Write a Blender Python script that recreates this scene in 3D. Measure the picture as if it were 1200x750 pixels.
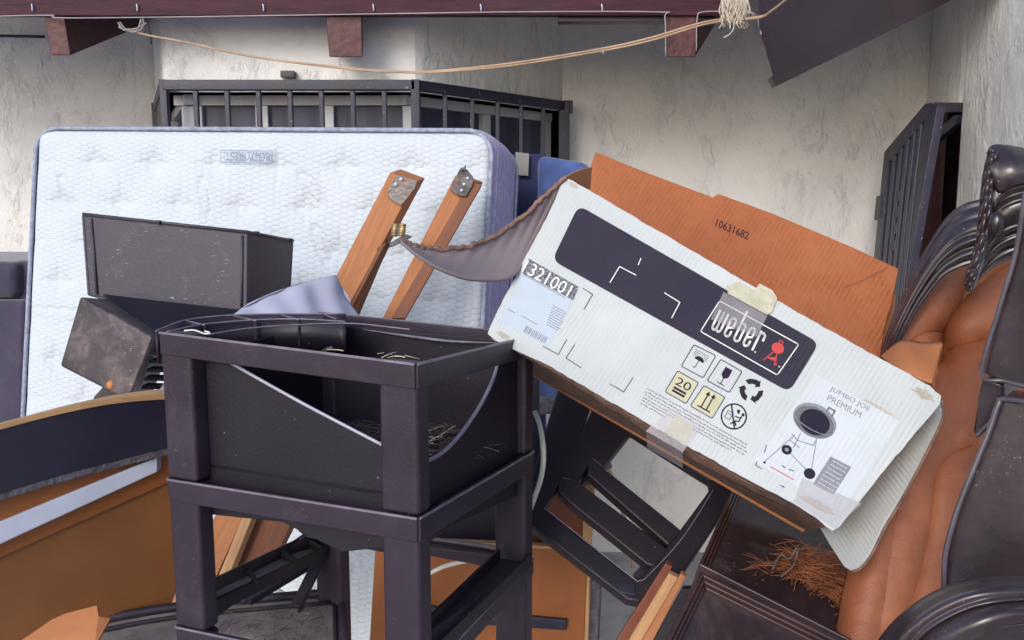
import bpy, bmesh, math, random
import numpy as np
from mathutils import Vector, Matrix
random.seed(7); np.random.seed(7)
for o in list(bpy.data.objects): bpy.data.objects.remove(o)
S = bpy.context.scene; COL = S.collection
R = math.radians
# ------------------------------------------------------------ camera, sky, sun
PITCH = R(8); F = 600/math.tan(R(30)); CZ = 1.6
cam = bpy.data.cameras.new('camera'); co = bpy.data.objects.new('camera', cam); COL.objects.link(co)
co.location = (0, 0, CZ); co.rotation_euler = (R(90)-PITCH, 0, 0)
cam.angle = R(60); cam.clip_start = .02; cam.clip_end = 500; S.camera = co
SUN_EL, SUN_AZ = R(27), R(205)        # azimuth measured clockwise from +Y
W = bpy.data.worlds.new('World'); S.world = W; W.use_nodes = True
wn = W.node_tree; bg = wn.nodes['Background']
sky = wn.nodes.new('ShaderNodeTexSky'); sky.sky_type = 'NISHITA'; sky.sun_disc = False
sky.sun_elevation = SUN_EL; sky.sun_rotation = SUN_AZ; sky.air_density = 1.0; sky.dust_density = 2.0; sky.ozone_density = 3.0
wn.links.new(sky.outputs[0], bg.inputs[0]); bg.inputs[1].default_value = .14
sl = bpy.data.lights.new('sun', 'SUN'); sl.energy = 1.1; sl.angle = R(25); sl.color = (1, .955, .94)
so = bpy.data.objects.new('sun', sl); COL.objects.link(so)
sd = Vector((math.sin(SUN_AZ)*math.cos(SUN_EL), math.cos(SUN_AZ)*math.cos(SUN_EL), math.sin(SUN_EL)))
so.rotation_euler = sd.to_track_quat('Z', 'Y').to_euler(); so.location = (0, -3, 6)
S.view_settings.view_transform = 'Standard'; S.view_settings.look = 'None'
S.view_settings.exposure = .60; S.view_settings.gamma = 1

# ------------------------------------------------------------ geometry helpers
ca, sa = math.cos(PITCH), math.sin(PITCH)
def ray(px, py):
    v = (px-600)/F; w = (375-py)/F
    return Vector((v, ca+w*sa, -sa+w*ca))
def P(px, py, Y):
    d = ray(px, py); return Vector((0, 0, CZ)) + d*(Y/d.y)
def Pz(px, py, z):
    d = ray(px, py); return Vector((0, 0, CZ)) + d*((z-CZ)/d.z)
class Plane:
    def __init__(s, a, b, c):
        s.o = a; s.n = (b-a).cross(c-a).normalized()
        if s.n.dot(a-Vector((0, 0, CZ))) > 0: s.n = -s.n          # faces the camera side
        s.e1 = (b-a).normalized(); s.e2 = s.n.cross(s.e1)
    def at(s, px, py, off=0):
        d = ray(px, py); c = Vector((0, 0, CZ)); o = s.o + s.n*off
        return c + d*((o-c).dot(s.n)/d.dot(s.n))
def thing(name, label, cat, loc=(0, 0, 0), group=None):
    o = bpy.data.objects.new(name, None); COL.objects.link(o); o.location = loc
    o.empty_display_size = .1
    o['label'] = label; o['category'] = cat
    if group: o['group'] = group
    return o
def tag(o, label=None, cat=None, group=None, kind=None):
    for k, v in (('label', label), ('category', cat), ('group', group), ('kind', kind)):
        if v: o[k] = v
    return o
def worldloc(o):
    v = Vector((0, 0, 0))
    while o: v += o.location; o = o.parent
    return v
def mk(name, verts, faces, mat, parent=None, uv=None, smooth=False, bevel=0, seg=2, solid=0, base=None, sub=0):
    b = worldloc(parent) if parent else Vector((0, 0, 0))
    if parent is None:
        vs = [Vector(v) for v in verts]
        b = base or Vector((sum(v.x for v in vs)/len(vs), sum(v.y for v in vs)/len(vs), min(v.z for v in vs)))
    me = bpy.data.meshes.new(name)
    me.from_pydata([(v[0]-b[0], v[1]-b[1], v[2]-b[2]) for v in verts], [], faces)
    if uv is not None:
        l = me.uv_layers.new(name='UVMap')
        vi = np.zeros(len(me.loops), dtype=np.int32); me.loops.foreach_get('vertex_index', vi)
        l.data.foreach_set('uv', np.asarray(uv, dtype=np.float32)[vi].ravel())
    bm = bmesh.new(); bm.from_mesh(me); bmesh.ops.recalc_face_normals(bm, faces=bm.faces); bm.to_mesh(me); bm.free()
    me.materials.append(mat)
    if smooth: me.polygons.foreach_set('use_smooth', [True]*len(me.polygons))
    o = bpy.data.objects.new(name, me); COL.objects.link(o)
    if parent: o.parent = parent
    else: o.location = b
    if solid:
        m = o.modifiers.new('s', 'SOLIDIFY'); m.thickness = solid; m.offset = 0
    if sub:
        m = o.modifiers.new('u', 'SUBSURF'); m.levels = sub; m.render_levels = sub
    if bevel:
        m = o.modifiers.new('b', 'BEVEL'); m.width = bevel; m.segments = seg; m.limit_method = 'ANGLE'; m.angle_limit = R(35)
        me.polygons.foreach_set('use_smooth', [True]*len(me.polygons))
        n = o.modifiers.new('w', 'WEIGHTED_NORMAL'); n.keep_sharp = False
    return o
def slab(name, pts, ext, mat, parent=None, bevel=.002, dirn1=None, **k):
    """prism: front outline pts, pushed back by ext (vector or thickness)"""
    pts = [P(*p) if not isinstance(p, Vector) else p for p in pts]
    n = Vector((0, 0, 0))
    for i in range(len(pts)): n += pts[i].cross(pts[(i+1) % len(pts)])
    n.normalize()
    if n.dot(pts[0]-Vector((0, 0, CZ))) < 0: n = -n
    e = n*ext if not isinstance(ext, Vector) else ext
    N = len(pts); V = pts+[p+e for p in pts]
    F_ = [list(range(N)), [N+i for i in reversed(range(N))]]+[[i, (i+1) % N, N+(i+1) % N, N+i] for i in range(N)]
    lens = [(pts[(i+1) % N]-pts[i]).length for i in range(N)]; j = lens.index(max(lens))
    e1 = dirn1 or (pts[(j+1) % N]-pts[j]).normalized(); e2 = n.cross(e1)
    uv = [((v-pts[0]).dot(e1), (v-pts[0]).dot(e2)+.7*(v-pts[0]).dot(n)) for v in V]
    return mk(name, V, F_, mat, parent, uv, bevel=bevel, **k)
def beam(name, a, b, w, h, mat, parent=None, up=Vector((0, 0, 1)), bevel=.003, side=None):
    d = (b-a).normalized(); s = side.normalized() if side else d.cross(up).normalized(); u = s.cross(d).normalized()
    V = []; uv = []
    for p, L in ((a, 0), (b, (b-a).length)):
        for i, j in ((-1, -1), (1, -1), (1, 1), (-1, 1)):
            V.append(p+s*(i*w/2)+u*(j*h/2)); uv.append((L, i*w/2+j*h))
    F_ = [[0, 1, 2, 3], [7, 6, 5, 4], [0, 4, 5, 1], [1, 5, 6, 2], [2, 6, 7, 3], [3, 7, 4, 0]]
    return mk(name, V, F_, mat, parent, uv, bevel=bevel)
def spline(pts, n):
    pts = [Vector(p) for p in pts]; out = []; m = len(pts)-1
    for i in range(n):
        t = i/(n-1)*m; k = min(int(t), m-1); f = t-k
        p1, p2 = pts[k], pts[k+1]; p0 = pts[k-1] if k else p1*2-p2; p3 = pts[k+2] if k+2 <= m else p2*2-p1
        out.append(.5*((2*p1)+(p2-p0)*f+(2*p0-5*p1+4*p2-p3)*f*f+(3*p1-p0-3*p2+p3)*f**3))
    return out
def tube(name, pts, r, mat, parent=None, n=40, seg=8, closed=False, rf=None, **k):
    c = spline(pts, n) if not closed else list(pts); n = len(c); V = []; Fs = []; uv = []; L = 0
    nrm = None
    for i, p in enumerate(c):
        a = c[i-1] if (i or closed) else p; b = c[(i+1) % n] if (i < n-1 or closed) else p
        t = (b-a).normalized()
        if nrm is None: nrm = t.orthogonal().normalized()
        nrm = (nrm - t*nrm.dot(t)).normalized(); bi = t.cross(nrm)
        rr = r*(rf(i/(n-1)) if rf else 1)
        if i: L += (p-c[i-1]).length
        for j in range(seg):
            q = 2*math.pi*j/seg; V.append(p+nrm*(math.cos(q)*rr)+bi*(math.sin(q)*rr)); uv.append((L, j/seg*.1))
    for i in range(n if closed else n-1):
        for j in range(seg):
            i2 = (i+1) % n
            Fs.append([i*seg+j, i*seg+(j+1) % seg, i2*seg+(j+1) % seg, i2*seg+j])
    if not closed: Fs += [list(range(seg)), [(n-1)*seg+j for j in reversed(range(seg))]]
    return mk(name, V, Fs, mat, parent, uv, smooth=True, **k)
def px_tube(name, pts, r, mat, parent=None, **k): return tube(name, [P(*p) for p in pts], r, mat, parent, **k)
def ribbon(name, c1, c2, prof, mat, parent=None, n=50, m=14, solid=.004, closed_back=0):
    """surface between two curves of (px,py,Y); prof(t,s) = metres pushed towards the camera"""
    a = spline([P(*p) for p in c1], n); b = spline([P(*p) for p in c2], n); V = []; uv = []; L = 0
    for i in range(n):
        if i: L += (a[i]-a[i-1]).length
        for j in range(m):
            t = j/(m-1); p = a[i].lerp(b[i], t); d = (Vector((0, 0, CZ))-p).normalized()
            V.append(p+d*prof(t, i/(n-1))); uv.append((L, t*(a[i]-b[i]).length))
    Fs = [[i*m+j, i*m+j+1, (i+1)*m+j+1, (i+1)*m+j] for i in range(n-1) for j in range(m-1)]
    return mk(name, V, Fs, mat, parent, uv, smooth=True, solid=solid)
def grid_mesh(name, fn, nu, nv, mat, parent=None, uvs=(1, 1), **k):
    V = []; uv = []
    for i in range(nv+1):
        for j in range(nu+1):
            V.append(fn(j/nu, i/nv)); uv.append((j/nu*uvs[0], i/nv*uvs[1]))
    Fs = [[i*(nu+1)+j, i*(nu+1)+j+1, (i+1)*(nu+1)+j+1, (i+1)*(nu+1)+j] for i in range(nv) for j in range(nu)]
    return mk(name, V, Fs, mat, parent, uv, smooth=True, **k)
def vnoise(x, y, seed=0):
    xi = np.floor(x).astype(int); yi = np.floor(y).astype(int); xf = x-xi; yf = y-yi
    h = lambda a, b: np.modf(np.abs(np.sin(a*127.1+b*311.7+seed*74.7)*43758.5453))[0]
    u = xf*xf*(3-2*xf); v = yf*yf*(3-2*yf)
    return (h(xi, yi)*(1-u)+h(xi+1, yi)*u)*(1-v)+(h(xi, yi+1)*(1-u)+h(xi+1, yi+1)*u)*v
def fbm(x, y, o=4, seed=0):
    s = 0; a = .5
    for i in range(o): s = s+a*vnoise(x*2**i, y*2**i, seed+i*3); a *= .5
    return s

# ------------------------------------------------------------ materials
def mat(name, col, rough=.5, var=.25, vscale=6, bump=.15, bscale=60, spec=.5, metal=0, speck=None, speckscale=220, speckamt=.62, coat=0, stretch=None, col2=None, uvc=False, detail=6, sheen=0, grime_or_shade=None, scratch=None):
    m = bpy.data.materials.new(name); m.use_nodes = True; N = m.node_tree.nodes; L = m.node_tree.links
    b = N['Principled BSDF']; b.inputs['Roughness'].default_value = rough; b.inputs['Metallic'].default_value = metal
    b.inputs['Specular IOR Level'].default_value = spec; b.inputs['Coat Weight'].default_value = coat; b.inputs['Coat Roughness'].default_value = .15
    if sheen: b.inputs['Sheen Weight'].default_value = sheen
    tc = N.new('ShaderNodeTexCoord'); src = tc.outputs['UV' if uvc else 'Object']
    if stretch:
        mp = N.new('ShaderNodeMapping'); mp.inputs['Scale'].default_value = stretch; L.new(src, mp.inputs[0]); src = mp.outputs[0]
    n1 = N.new('ShaderNodeTexNoise'); n1.inputs['Scale'].default_value = vscale; n1.inputs['Detail'].default_value = detail; n1.inputs['Roughness'].default_value = .6
    L.new(src, n1.inputs['Vector'])
    cr = N.new('ShaderNodeValToRGB'); c = Vector(col); c2 = Vector(col2) if col2 else c*(1+var)
    cr.color_ramp.elements[0].position = .32; cr.color_ramp.elements[1].position = .68
    cr.color_ramp.elements[0].color = (*(c*(1-var) if not col2 else c), 1); cr.color_ramp.elements[1].color = (*c2, 1)
    L.new(n1.outputs[0], cr.inputs[0]); out = cr.outputs[0]
    if grime_or_shade:   # soft patches of dust or dirt, on leather also painted fold shading: (colour, scale, threshold, amount)
        n5 = N.new('ShaderNodeTexNoise'); n5.inputs['Scale'].default_value = grime_or_shade[1]; n5.inputs['Detail'].default_value = 9; n5.inputs['Roughness'].default_value = .7
        n5.inputs['Distortion'].default_value = .6
        L.new(tc.outputs['Object'], n5.inputs['Vector'])
        r5 = N.new('ShaderNodeMapRange'); r5.inputs[1].default_value = grime_or_shade[2]; r5.inputs[2].default_value = grime_or_shade[2]+.22; r5.inputs[4].default_value = grime_or_shade[3]
        L.new(n5.outputs[0], r5.inputs[0]); x5 = N.new('ShaderNodeMix'); x5.data_type = 'RGBA'
        L.new(r5.outputs[0], x5.inputs[0]); L.new(out, x5.inputs[6]); x5.inputs[7].default_value = (*grime_or_shade[0], 1); out = x5.outputs[2]
    if speck:
        n3 = N.new('ShaderNodeTexNoise'); n3.inputs['Scale'].default_value = speckscale; n3.inputs['Detail'].default_value = 3
        L.new(tc.outputs['Object'], n3.inputs['Vector'])
        r3 = N.new('ShaderNodeMapRange'); r3.inputs[1].default_value = speckamt; r3.inputs[2].default_value = speckamt+.05
        L.new(n3.outputs[0], r3.inputs[0])
        mx = N.new('ShaderNodeMix'); mx.data_type = 'RGBA'; L.new(r3.outputs[0], mx.inputs[0]); L.new(out, mx.inputs[6]); mx.inputs[7].default_value = (*speck, 1); out = mx.outputs[2]
    if scratch:   # fine worn streaks in two directions, only inside worn patches
        for ang, sc in (((.3, .5, .9), (9, 260, 260)), ((1.1, -.4, .2), (260, 12, 260))):
            mp = N.new('ShaderNodeMapping'); mp.inputs['Rotation'].default_value = ang; mp.inputs['Scale'].default_value = sc; L.new(tc.outputs['Object'], mp.inputs[0])
            n6 = N.new('ShaderNodeTexNoise'); n6.inputs['Scale'].default_value = 1; n6.inputs['Detail'].default_value = 1; L.new(mp.outputs[0], n6.inputs['Vector'])
            r6 = N.new('ShaderNodeMapRange'); r6.inputs[1].default_value = .70; r6.inputs[2].default_value = .76; L.new(n6.outputs[0], r6.inputs[0])
            n7 = N.new('ShaderNodeTexNoise'); n7.inputs['Scale'].default_value = 11; n7.inputs['Detail'].default_value = 3; L.new(tc.outputs['Object'], n7.inputs['Vector'])
            r7 = N.new('ShaderNodeMapRange'); r7.inputs[1].default_value = .48; r7.inputs[2].default_value = .62; r7.inputs[4].default_value = scratch[1]; L.new(n7.outputs[0], r7.inputs[0])
            m7 = N.new('ShaderNodeMath'); m7.operation = 'MULTIPLY'; L.new(r6.outputs[0], m7.inputs[0]); L.new(r7.outputs[0], m7.inputs[1])
            x7 = N.new('ShaderNodeMix'); x7.data_type = 'RGBA'; L.new(m7.outputs[0], x7.inputs[0]); L.new(out, x7.inputs[6]); x7.inputs[7].default_value = (*scratch[0], 1); out = x7.outputs[2]
    L.new(out, b.inputs['Base Color'])
    rr = N.new('ShaderNodeMapRange'); rr.inputs[3].default_value = max(rough-.1, .03); rr.inputs[4].default_value = min(rough+.15, 1)
    L.new(n1.outputs[0], rr.inputs[0]); L.new(rr.outputs[0], b.inputs['Roughness'])
    if bump:
        n2 = N.new('ShaderNodeTexNoise'); n2.inputs['Scale'].default_value = bscale; n2.inputs['Detail'].default_value = 5
        L.new(src, n2.inputs['Vector']); bp = N.new('ShaderNodeBump'); bp.inputs['Strength'].default_value = bump; bp.inputs['Distance'].default_value = .004
        L.new(n2.outputs[0], bp.inputs['Height']); L.new(bp.outputs[0], b.inputs['Normal'])
    return m
def nodes(m): return m.node_tree.nodes, m.node_tree.links, m.node_tree.nodes['Principled BSDF']

DUST = (.30, .27, .30)
M = {}
M['plastic'] = mat('black_plastic', (.027, .018, .030), .45, .18, 5, .12, 240, .42, speck=DUST, speckscale=160, speckamt=.79, grime_or_shade=((.085, .07, .085), 6, .52, .4), scratch=((.16, .14, .17), .35))
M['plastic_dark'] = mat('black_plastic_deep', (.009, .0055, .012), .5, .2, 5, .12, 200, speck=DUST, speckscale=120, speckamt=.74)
M['bin'] = mat('dusty_bin_plastic', (.048, .040, .056), .5, .2, 4, .15, 120, speck=(.22, .2, .24), speckscale=210, speckamt=.72, grime_or_shade=((.13, .12, .14), 22, .56, .45), scratch=((.35, .33, .36), .8))
M['edge'] = mat('worn_plastic_edge', (.17, .15, .19), .4, .3, 40, .1, 200)
M['white_edge'] = mat('pale_trim', (.40, .38, .45), .35, .1, 20, 0)
M['steel'] = mat('black_painted_steel', (.017, .017, .036), .4, .25, 12, .15, 150, speck=(.2, .17, .17), speckscale=60, speckamt=.68)
M['fascia'] = mat('red_brown_paint', (.055, .016, .026), .6, .4, 7, .5, 40, .25, stretch=(1, 8, 8), grime_or_shade=((.05, .03, .04), 5, .5, .6))
M['rafter'] = mat('cracked_red_paint', (.085, .024, .024), .55, .4, 20, 1.0, 45, grime_or_shade=((.05, .03, .04), 14, .52, .7))
M['beam'] = mat('dark_brown_paint', (.028, .017, .026), .38, .3, 5, .2, 60)
M['soffit'] = mat('soffit_boards', (.40, .36, .37), .7, .3, 8, .3, 30)
M['tile'] = mat('roof_tile', (.25, .14, .12), .8, .4, 9, .5, 40)
M['frame_white'] = mat('aluminium_frame', (.5, .5, .52), .4, .1, 9, .05, 60)
M['pane'] = mat('window_glass', (.06, .06, .10), .35, .4, 3, .02, 3, .3, stretch=(5, 5, .4))
M['door'] = mat('dark_red_door', (.045, .012, .012), .5, .3, 6, .2, 40)
M['blue'] = mat('blue_cloth', (.045, .085, .24), .8, .35, 14, .4, 160, sheen=.3)
M['navy'] = mat('navy_cloth', (.02, .025, .085), .8, .3, 12, .4, 160)
M['sofa'] = mat('plum_grey_cloth', (.050, .040, .075), .9, .3, 8, .5, 200, sheen=.4, grime_or_shade=((.11, .1, .14), 5, .55, .5))
M['pillow'] = mat('pale_lilac_cotton', (.40, .41, .52), .85, .08, 5, .35, 18)
M['piping'] = mat('mattress_piping', (.30, .33, .42), .8, .3, 60, .6, 300)
M['mside'] = mat('mattress_side', (.34, .29, .50), .85, .25, 45, .6, 260, sheen=.3)
M['wood_l'] = mat('pale_pine', (.36, .13, .048), .6, .3, 3, .5, 30, stretch=(3, 42, 42), uvc=True, col2=(.50, .21, .085), grime_or_shade=((.14, .06, .03), 9, .62, .6))
M['wood_d'] = mat('brown_wood', (.17, .06, .025), .55, .3, 3, .4, 30, stretch=(3, 30, 30), uvc=True, col2=(.25, .09, .04))
M['wood_edge'] = mat('light_wood_edge', (.50, .29, .14), .6, .2, 3, .4, 30, stretch=(3, 40, 40), uvc=True)
M['orange_board'] = mat('orange_veneer', (.27, .085, .018), .5, .2, 4, .2, 120, grime_or_shade=((.10, .04, .02), 8, .6, .5), speck=(.1, .04, .02), speckscale=90, speckamt=.72)
M['brown_board'] = mat('brown_hardboard', (.18, .068, .020), .5, .2, 3, .05, 300, col2=(.27, .105, .030), grime_or_shade=((.11, .04, .015), 4, .55, .5), speck=(.3, .14, .06), speckscale=150, speckamt=.74)
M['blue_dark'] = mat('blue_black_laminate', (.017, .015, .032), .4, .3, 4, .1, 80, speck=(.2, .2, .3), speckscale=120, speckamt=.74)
M['grey_edge'] = mat('rough_grey_edge', (.10, .09, .11), .9, .5, 60, .9, 120)
M['ali'] = mat('pale_metal_strip', (.55, .58, .70), .4, .08, 8, .05, 50)
M['zinc'] = mat('zinc_bracket', (.12, .11, .10), .4, .5, 40, .5, 100, metal=.5, grime_or_shade=((.3, .10, .05), 30, .5, .7))
M['brass'] = mat('brass_bolt', (.45, .34, .18), .4, .3, 60, .3, 200, metal=.7)
M['marble'] = mat('scuffed_brown_laminate', (.055, .042, .048), .5, .4, 8, .3, 60, grime_or_shade=((.26, .20, .19), 18, .47, .6), scratch=((.45, .36, .33), .8))
M['dusty'] = mat('dust_covered_plastic', (.17, .15, .155), .7, .4, 7, .4, 80, grime_or_shade=((.33, .29, .24), 9, .48, .7))
M['dot'] = mat('orange_cap', (.55, .20, .06), .6, .15, 20, .1, 60)
M['cord'] = mat('white_cord', (.62, .60, .55), .5, .1, 20, .1, 60)
M['cable'] = mat('tan_cable', (.40, .27, .17), .5, .25, 9, .2, 60)
M['string'] = mat('frayed_string', (.55, .48, .38), .9, .2, 30, .3, 60)
M['wire'] = mat('thin_grey_wire', (.32, .28, .30), .5, .2, 10, 0)
M['orange'] = mat('orange_plastic', (.75, .16, .04), .5, .1, 10, .05, 60)
M['tray'] = mat('dark_stained_wood', (.032, .020, .023), .3, .4, 6, .3, 50, .6, grime_or_shade=((.14, .11, .10), 7, .52, .55), scratch=((.3, .2, .15), .6), speck=(.35, .22, .15), speckscale=130, speckamt=.71)
M['traydark'] = mat('dark_stained_moulding', (.045, .022, .022), .25, .4, 10, .2, 60, .6, coat=.3)
M['redwood'] = mat('red_brown_wood', (.16, .04, .015), .4, .3, 6, .2, 50)
M['leather'] = mat('tan_leather', (.25, .078, .030), .46, .25, 7, .25, 420, .4, col2=(.40, .14, .062), grime_or_shade=((.12, .04, .025), 6, .46, .55), scratch=((.45, .2, .11), .25))  # random brown patches put fold shading into the leather's colour
M['lacquer'] = mat('black_brown_lacquer', (.030, .019, .023), .27, .4, 6, .2, 40, .5, coat=.35, grime_or_shade=((.12, .10, .11), 9, .52, .4), scratch=((.3, .28, .28), .5), speck=(.3, .28, .28), speckscale=180, speckamt=.74)
M['lacquer_rim'] = mat('worn_lacquer_rim', (.085, .07, .085), .3, .3, 20, .1, 40, .6, coat=.2)
M['ink'] = mat('black_ink', (.009, .006, .02), .6, .15, 40, .05, 300, .2, speck=(.3, .3, .35), speckscale=90, speckamt=.76)
M['inkgrey'] = mat('grey_ink', (.20, .205, .23), .6, .2, 200, 0)
M['inkmid'] = mat('mid_grey_ink', (.09, .09, .11), .5, .4, 60, 0)
M['white_ink'] = mat('white_ink', (.72, .72, .68), .6, .05, 40, 0)
M['red_ink'] = mat('red_ink', (.46, .015, .012), .5, .05, 40, 0)
M['label'] = mat('sticker_paper', (.42, .49, .57), .45, .06, 15, .1, 20)
M['picture'] = mat('printed_picture_ground', (.46, .50, .52), .5, .04, 10, .1, 30)
M['tapey'] = mat('yellowed_tape', (.40, .38, .27), .3, .12, 30, .8, 25)
M['brownkraft'] = mat('kraft_edge', (.20, .115, .085), .9, .4, 40, .8, 200)
M['concrete'] = mat('concrete_ground', (.45, .43, .43), .9, .4, 2, .6, 40, grime_or_shade=((.07, .06, .06), 3, .5, .7))
M['needle'] = mat('dry_pine_needles', (.26, .085, .035), .7, .5, 25, 0)
M['debris'] = mat('dry_leaf_litter', (.09, .06, .055), .9, .6, 80, .5, 200)

def clear_mat(name, col, alpha, rough):
    m = mat(name, col, rough, .1, 20, .25, 25); N, L, b = nodes(m); b.inputs['Alpha'].default_value = alpha; return m
M['tape'] = clear_mat('clear_packing_tape', (.5, .47, .5), .20, .2)

def stucco():
    m = mat('painted_stucco', (.73, .71, .69), .85, .06, 2.5, 0, detail=8, col2=(.80, .79, .75), grime_or_shade=((.5, .46, .47), 5, .58, .3))
    N, L, b = nodes(m); tc = N['Texture Coordinate']
    def noise(scale, det, rough, dist=0.0, stretch=None):
        n = N.new('ShaderNodeTexNoise'); n.inputs['Scale'].default_value = scale; n.inputs['Detail'].default_value = det
        n.inputs['Roughness'].default_value = rough; n.inputs['Distortion'].default_value = dist
        mp = N.new('ShaderNodeMapping'); mp.inputs['Scale'].default_value = stretch or (1, 1, 1); mp.inputs['Rotation'].default_value = (0, .35, 0)
        L.new(tc.outputs['Object'], mp.inputs[0]); L.new(mp.outputs[0], n.inputs['Vector']); return n.outputs[0]
    def step(src, lo, hi):
        r = N.new('ShaderNodeMapRange'); r.inputs[1].default_value = lo; r.inputs[2].default_value = hi; L.new(src, r.inputs[0]); return r.outputs[0]
    def madd(a, k, c=None):
        q = N.new('ShaderNodeMath'); q.operation = 'MULTIPLY_ADD'; q.inputs[1].default_value = k; L.new(a, q.inputs[0])
        if c is None: q.inputs[2].default_value = 0
        else: L.new(c, q.inputs[2])
        return q.outputs[0]
    a = step(noise(3.2, 9, .62, .25, (1, 1, .7)), .46, .55)        # trowelled skin with a torn lip
    a2 = step(noise(6.5, 8, .66, .2, (1.2, 1.2, .6)), .54, .60)      # smaller scabs
    g = noise(95, 4, .6); lg = noise(12, 6, .6)
    h = madd(a, 1.1, madd(a2, .9, madd(g, .45, madd(lg, 2.0))))
    bp = N.new('ShaderNodeBump'); bp.inputs['Strength'].default_value = 1; bp.inputs['Distance'].default_value = .0034
    L.new(h, bp.inputs['Height']); L.new(bp.outputs[0], b.inputs['Normal'])
    return m
M['stucco'] = stucco()

def quilt():
    m = mat('knitted_mattress_top', (.55, .60, .64), .85, .04, 8, 0, sheen=.15); N, L, b = nodes(m); tc = N['Texture Coordinate']
    def cell(off):
        mp = N.new('ShaderNodeMapping'); mp.inputs['Scale'].default_value = (1/.047, 1/.0160, 0); mp.inputs['Location'].default_value = (off, off, 0)
        L.new(tc.outputs['UV'], mp.inputs[0])
        fr = N.new('ShaderNodeVectorMath'); fr.operation = 'FRACTION'; L.new(mp.outputs[0], fr.inputs[0])
        sb = N.new('ShaderNodeVectorMath'); sb.operation = 'SUBTRACT'; sb.inputs[1].default_value = (.5, .5, 0); L.new(fr.outputs[0], sb.inputs[0])
        ms = N.new('ShaderNodeVectorMath'); ms.operation = 'MULTIPLY'; ms.inputs[1].default_value = (1.73, 1, 0); L.new(sb.outputs[0], ms.inputs[0])
        ln = N.new('ShaderNodeVectorMath'); ln.operation = 'LENGTH'; L.new(ms.outputs[0], ln.inputs[0]); return ln.outputs['Value']
    nz = N.new('ShaderNodeTexNoise'); nz.inputs['Scale'].default_value = 9; L.new(tc.outputs['UV'], nz.inputs['Vector'])
    mn = N.new('ShaderNodeMath'); mn.operation = 'MINIMUM'; L.new(cell(0), mn.inputs[0]); L.new(cell(.5), mn.inputs[1])
    pw = N.new('ShaderNodeMath'); pw.operation = 'POWER'; pw.inputs[1].default_value = 3.2; L.new(mn.outputs[0], pw.inputs[0])
    iv = N.new('ShaderNodeMath'); iv.operation = 'MULTIPLY_ADD'; iv.inputs[1].default_value = -5.5; iv.inputs[2].default_value = 1; L.new(pw.outputs[0], iv.inputs[0])
    bp = N.new('ShaderNodeBump'); bp.inputs['Strength'].default_value = .5; bp.inputs['Distance'].default_value = .0055
    L.new(iv.outputs[0], bp.inputs['Height']); L.new(bp.outputs[0], b.inputs['Normal'])
    return m
M['quilt'] = quilt()

def cardboard(name, col, col2, period, strength, crease=.5, stainc=(.5, .38, .26)):
    m = mat(name, col, .72, .1, 5, 0, col2=col2, uvc=True, grime_or_shade=(stainc, 9, .60, .35)); N, L, b = nodes(m); tc = N['Texture Coordinate']
    sp = N.new('ShaderNodeSeparateXYZ'); L.new(tc.outputs['UV'], sp.inputs[0])
    nz = N.new('ShaderNodeTexNoise'); nz.inputs['Scale'].default_value = 14; nz.inputs['Detail'].default_value = 5; L.new(tc.outputs['UV'], nz.inputs['Vector'])
    nz2 = N.new('ShaderNodeTexNoise'); nz2.inputs['Scale'].default_value = 70; nz2.inputs['Detail'].default_value = 3; L.new(tc.outputs['UV'], nz2.inputs['Vector'])
    ml = N.new('ShaderNodeMath'); ml.operation = 'MULTIPLY'; ml.inputs[1].default_value = 2*math.pi/period; L.new(sp.outputs[0], ml.inputs[0])
    sn = N.new('ShaderNodeMath'); sn.operation = 'SINE'; L.new(ml.outputs[0], sn.inputs[0])
    nz3 = N.new('ShaderNodeTexNoise'); nz3.inputs['Scale'].default_value = 22; nz3.inputs['Detail'].default_value = 3; L.new(tc.outputs['UV'], nz3.inputs['Vector'])
    pw3 = N.new('ShaderNodeMapRange'); pw3.inputs[1].default_value = .35; pw3.inputs[2].default_value = .75; L.new(nz3.outputs[0], pw3.inputs[0])
    a = N.new('ShaderNodeMath'); a.operation = 'MULTIPLY'; L.new(sn.outputs[0], a.inputs[0]); L.new(pw3.outputs[0], a.inputs[1])
    c = N.new('ShaderNodeMath'); c.operation = 'MULTIPLY_ADD'; c.inputs[1].default_value = crease*4; L.new(nz.outputs[0], c.inputs[0]); L.new(a.outputs[0], c.inputs[2])
    d = N.new('ShaderNodeMath'); d.operation = 'MULTIPLY_ADD'; d.inputs[1].default_value = crease*1.6; L.new(nz2.outputs[0], d.inputs[0]); L.new(c.outputs[0], d.inputs[2])
    bp = N.new('ShaderNodeBump'); bp.inputs['Strength'].default_value = strength; bp.inputs['Distance'].default_value = .0022
    L.new(d.outputs[0], bp.inputs['Height']); L.new(bp.outputs[0], b.inputs['Normal']); return m
M['card_white'] = cardboard('white_cardboard', (.44, .465, .465), (.52, .55, .545), .0072, .3, .9)
M['card_brown'] = cardboard('brown_cardboard', (.31, .085, .026), (.38, .12, .04), .0085, .5, 1.4, (.3, .1, .04))
M['card_grey'] = cardboard('grey_cardboard', (.17, .14, .155), (.22, .18, .19), .0072, .12, .3, (.2, .14, .14))
M['plain_tan'] = mat('plain_tan_board', (.42, .155, .055), .6, .15, 8, .25, 60)
M['card_tan'] = cardboard('tan_cardboard', (.36, .14, .055), (.44, .19, .08), .0072, .4, .5, (.35, .15, .07))
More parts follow.
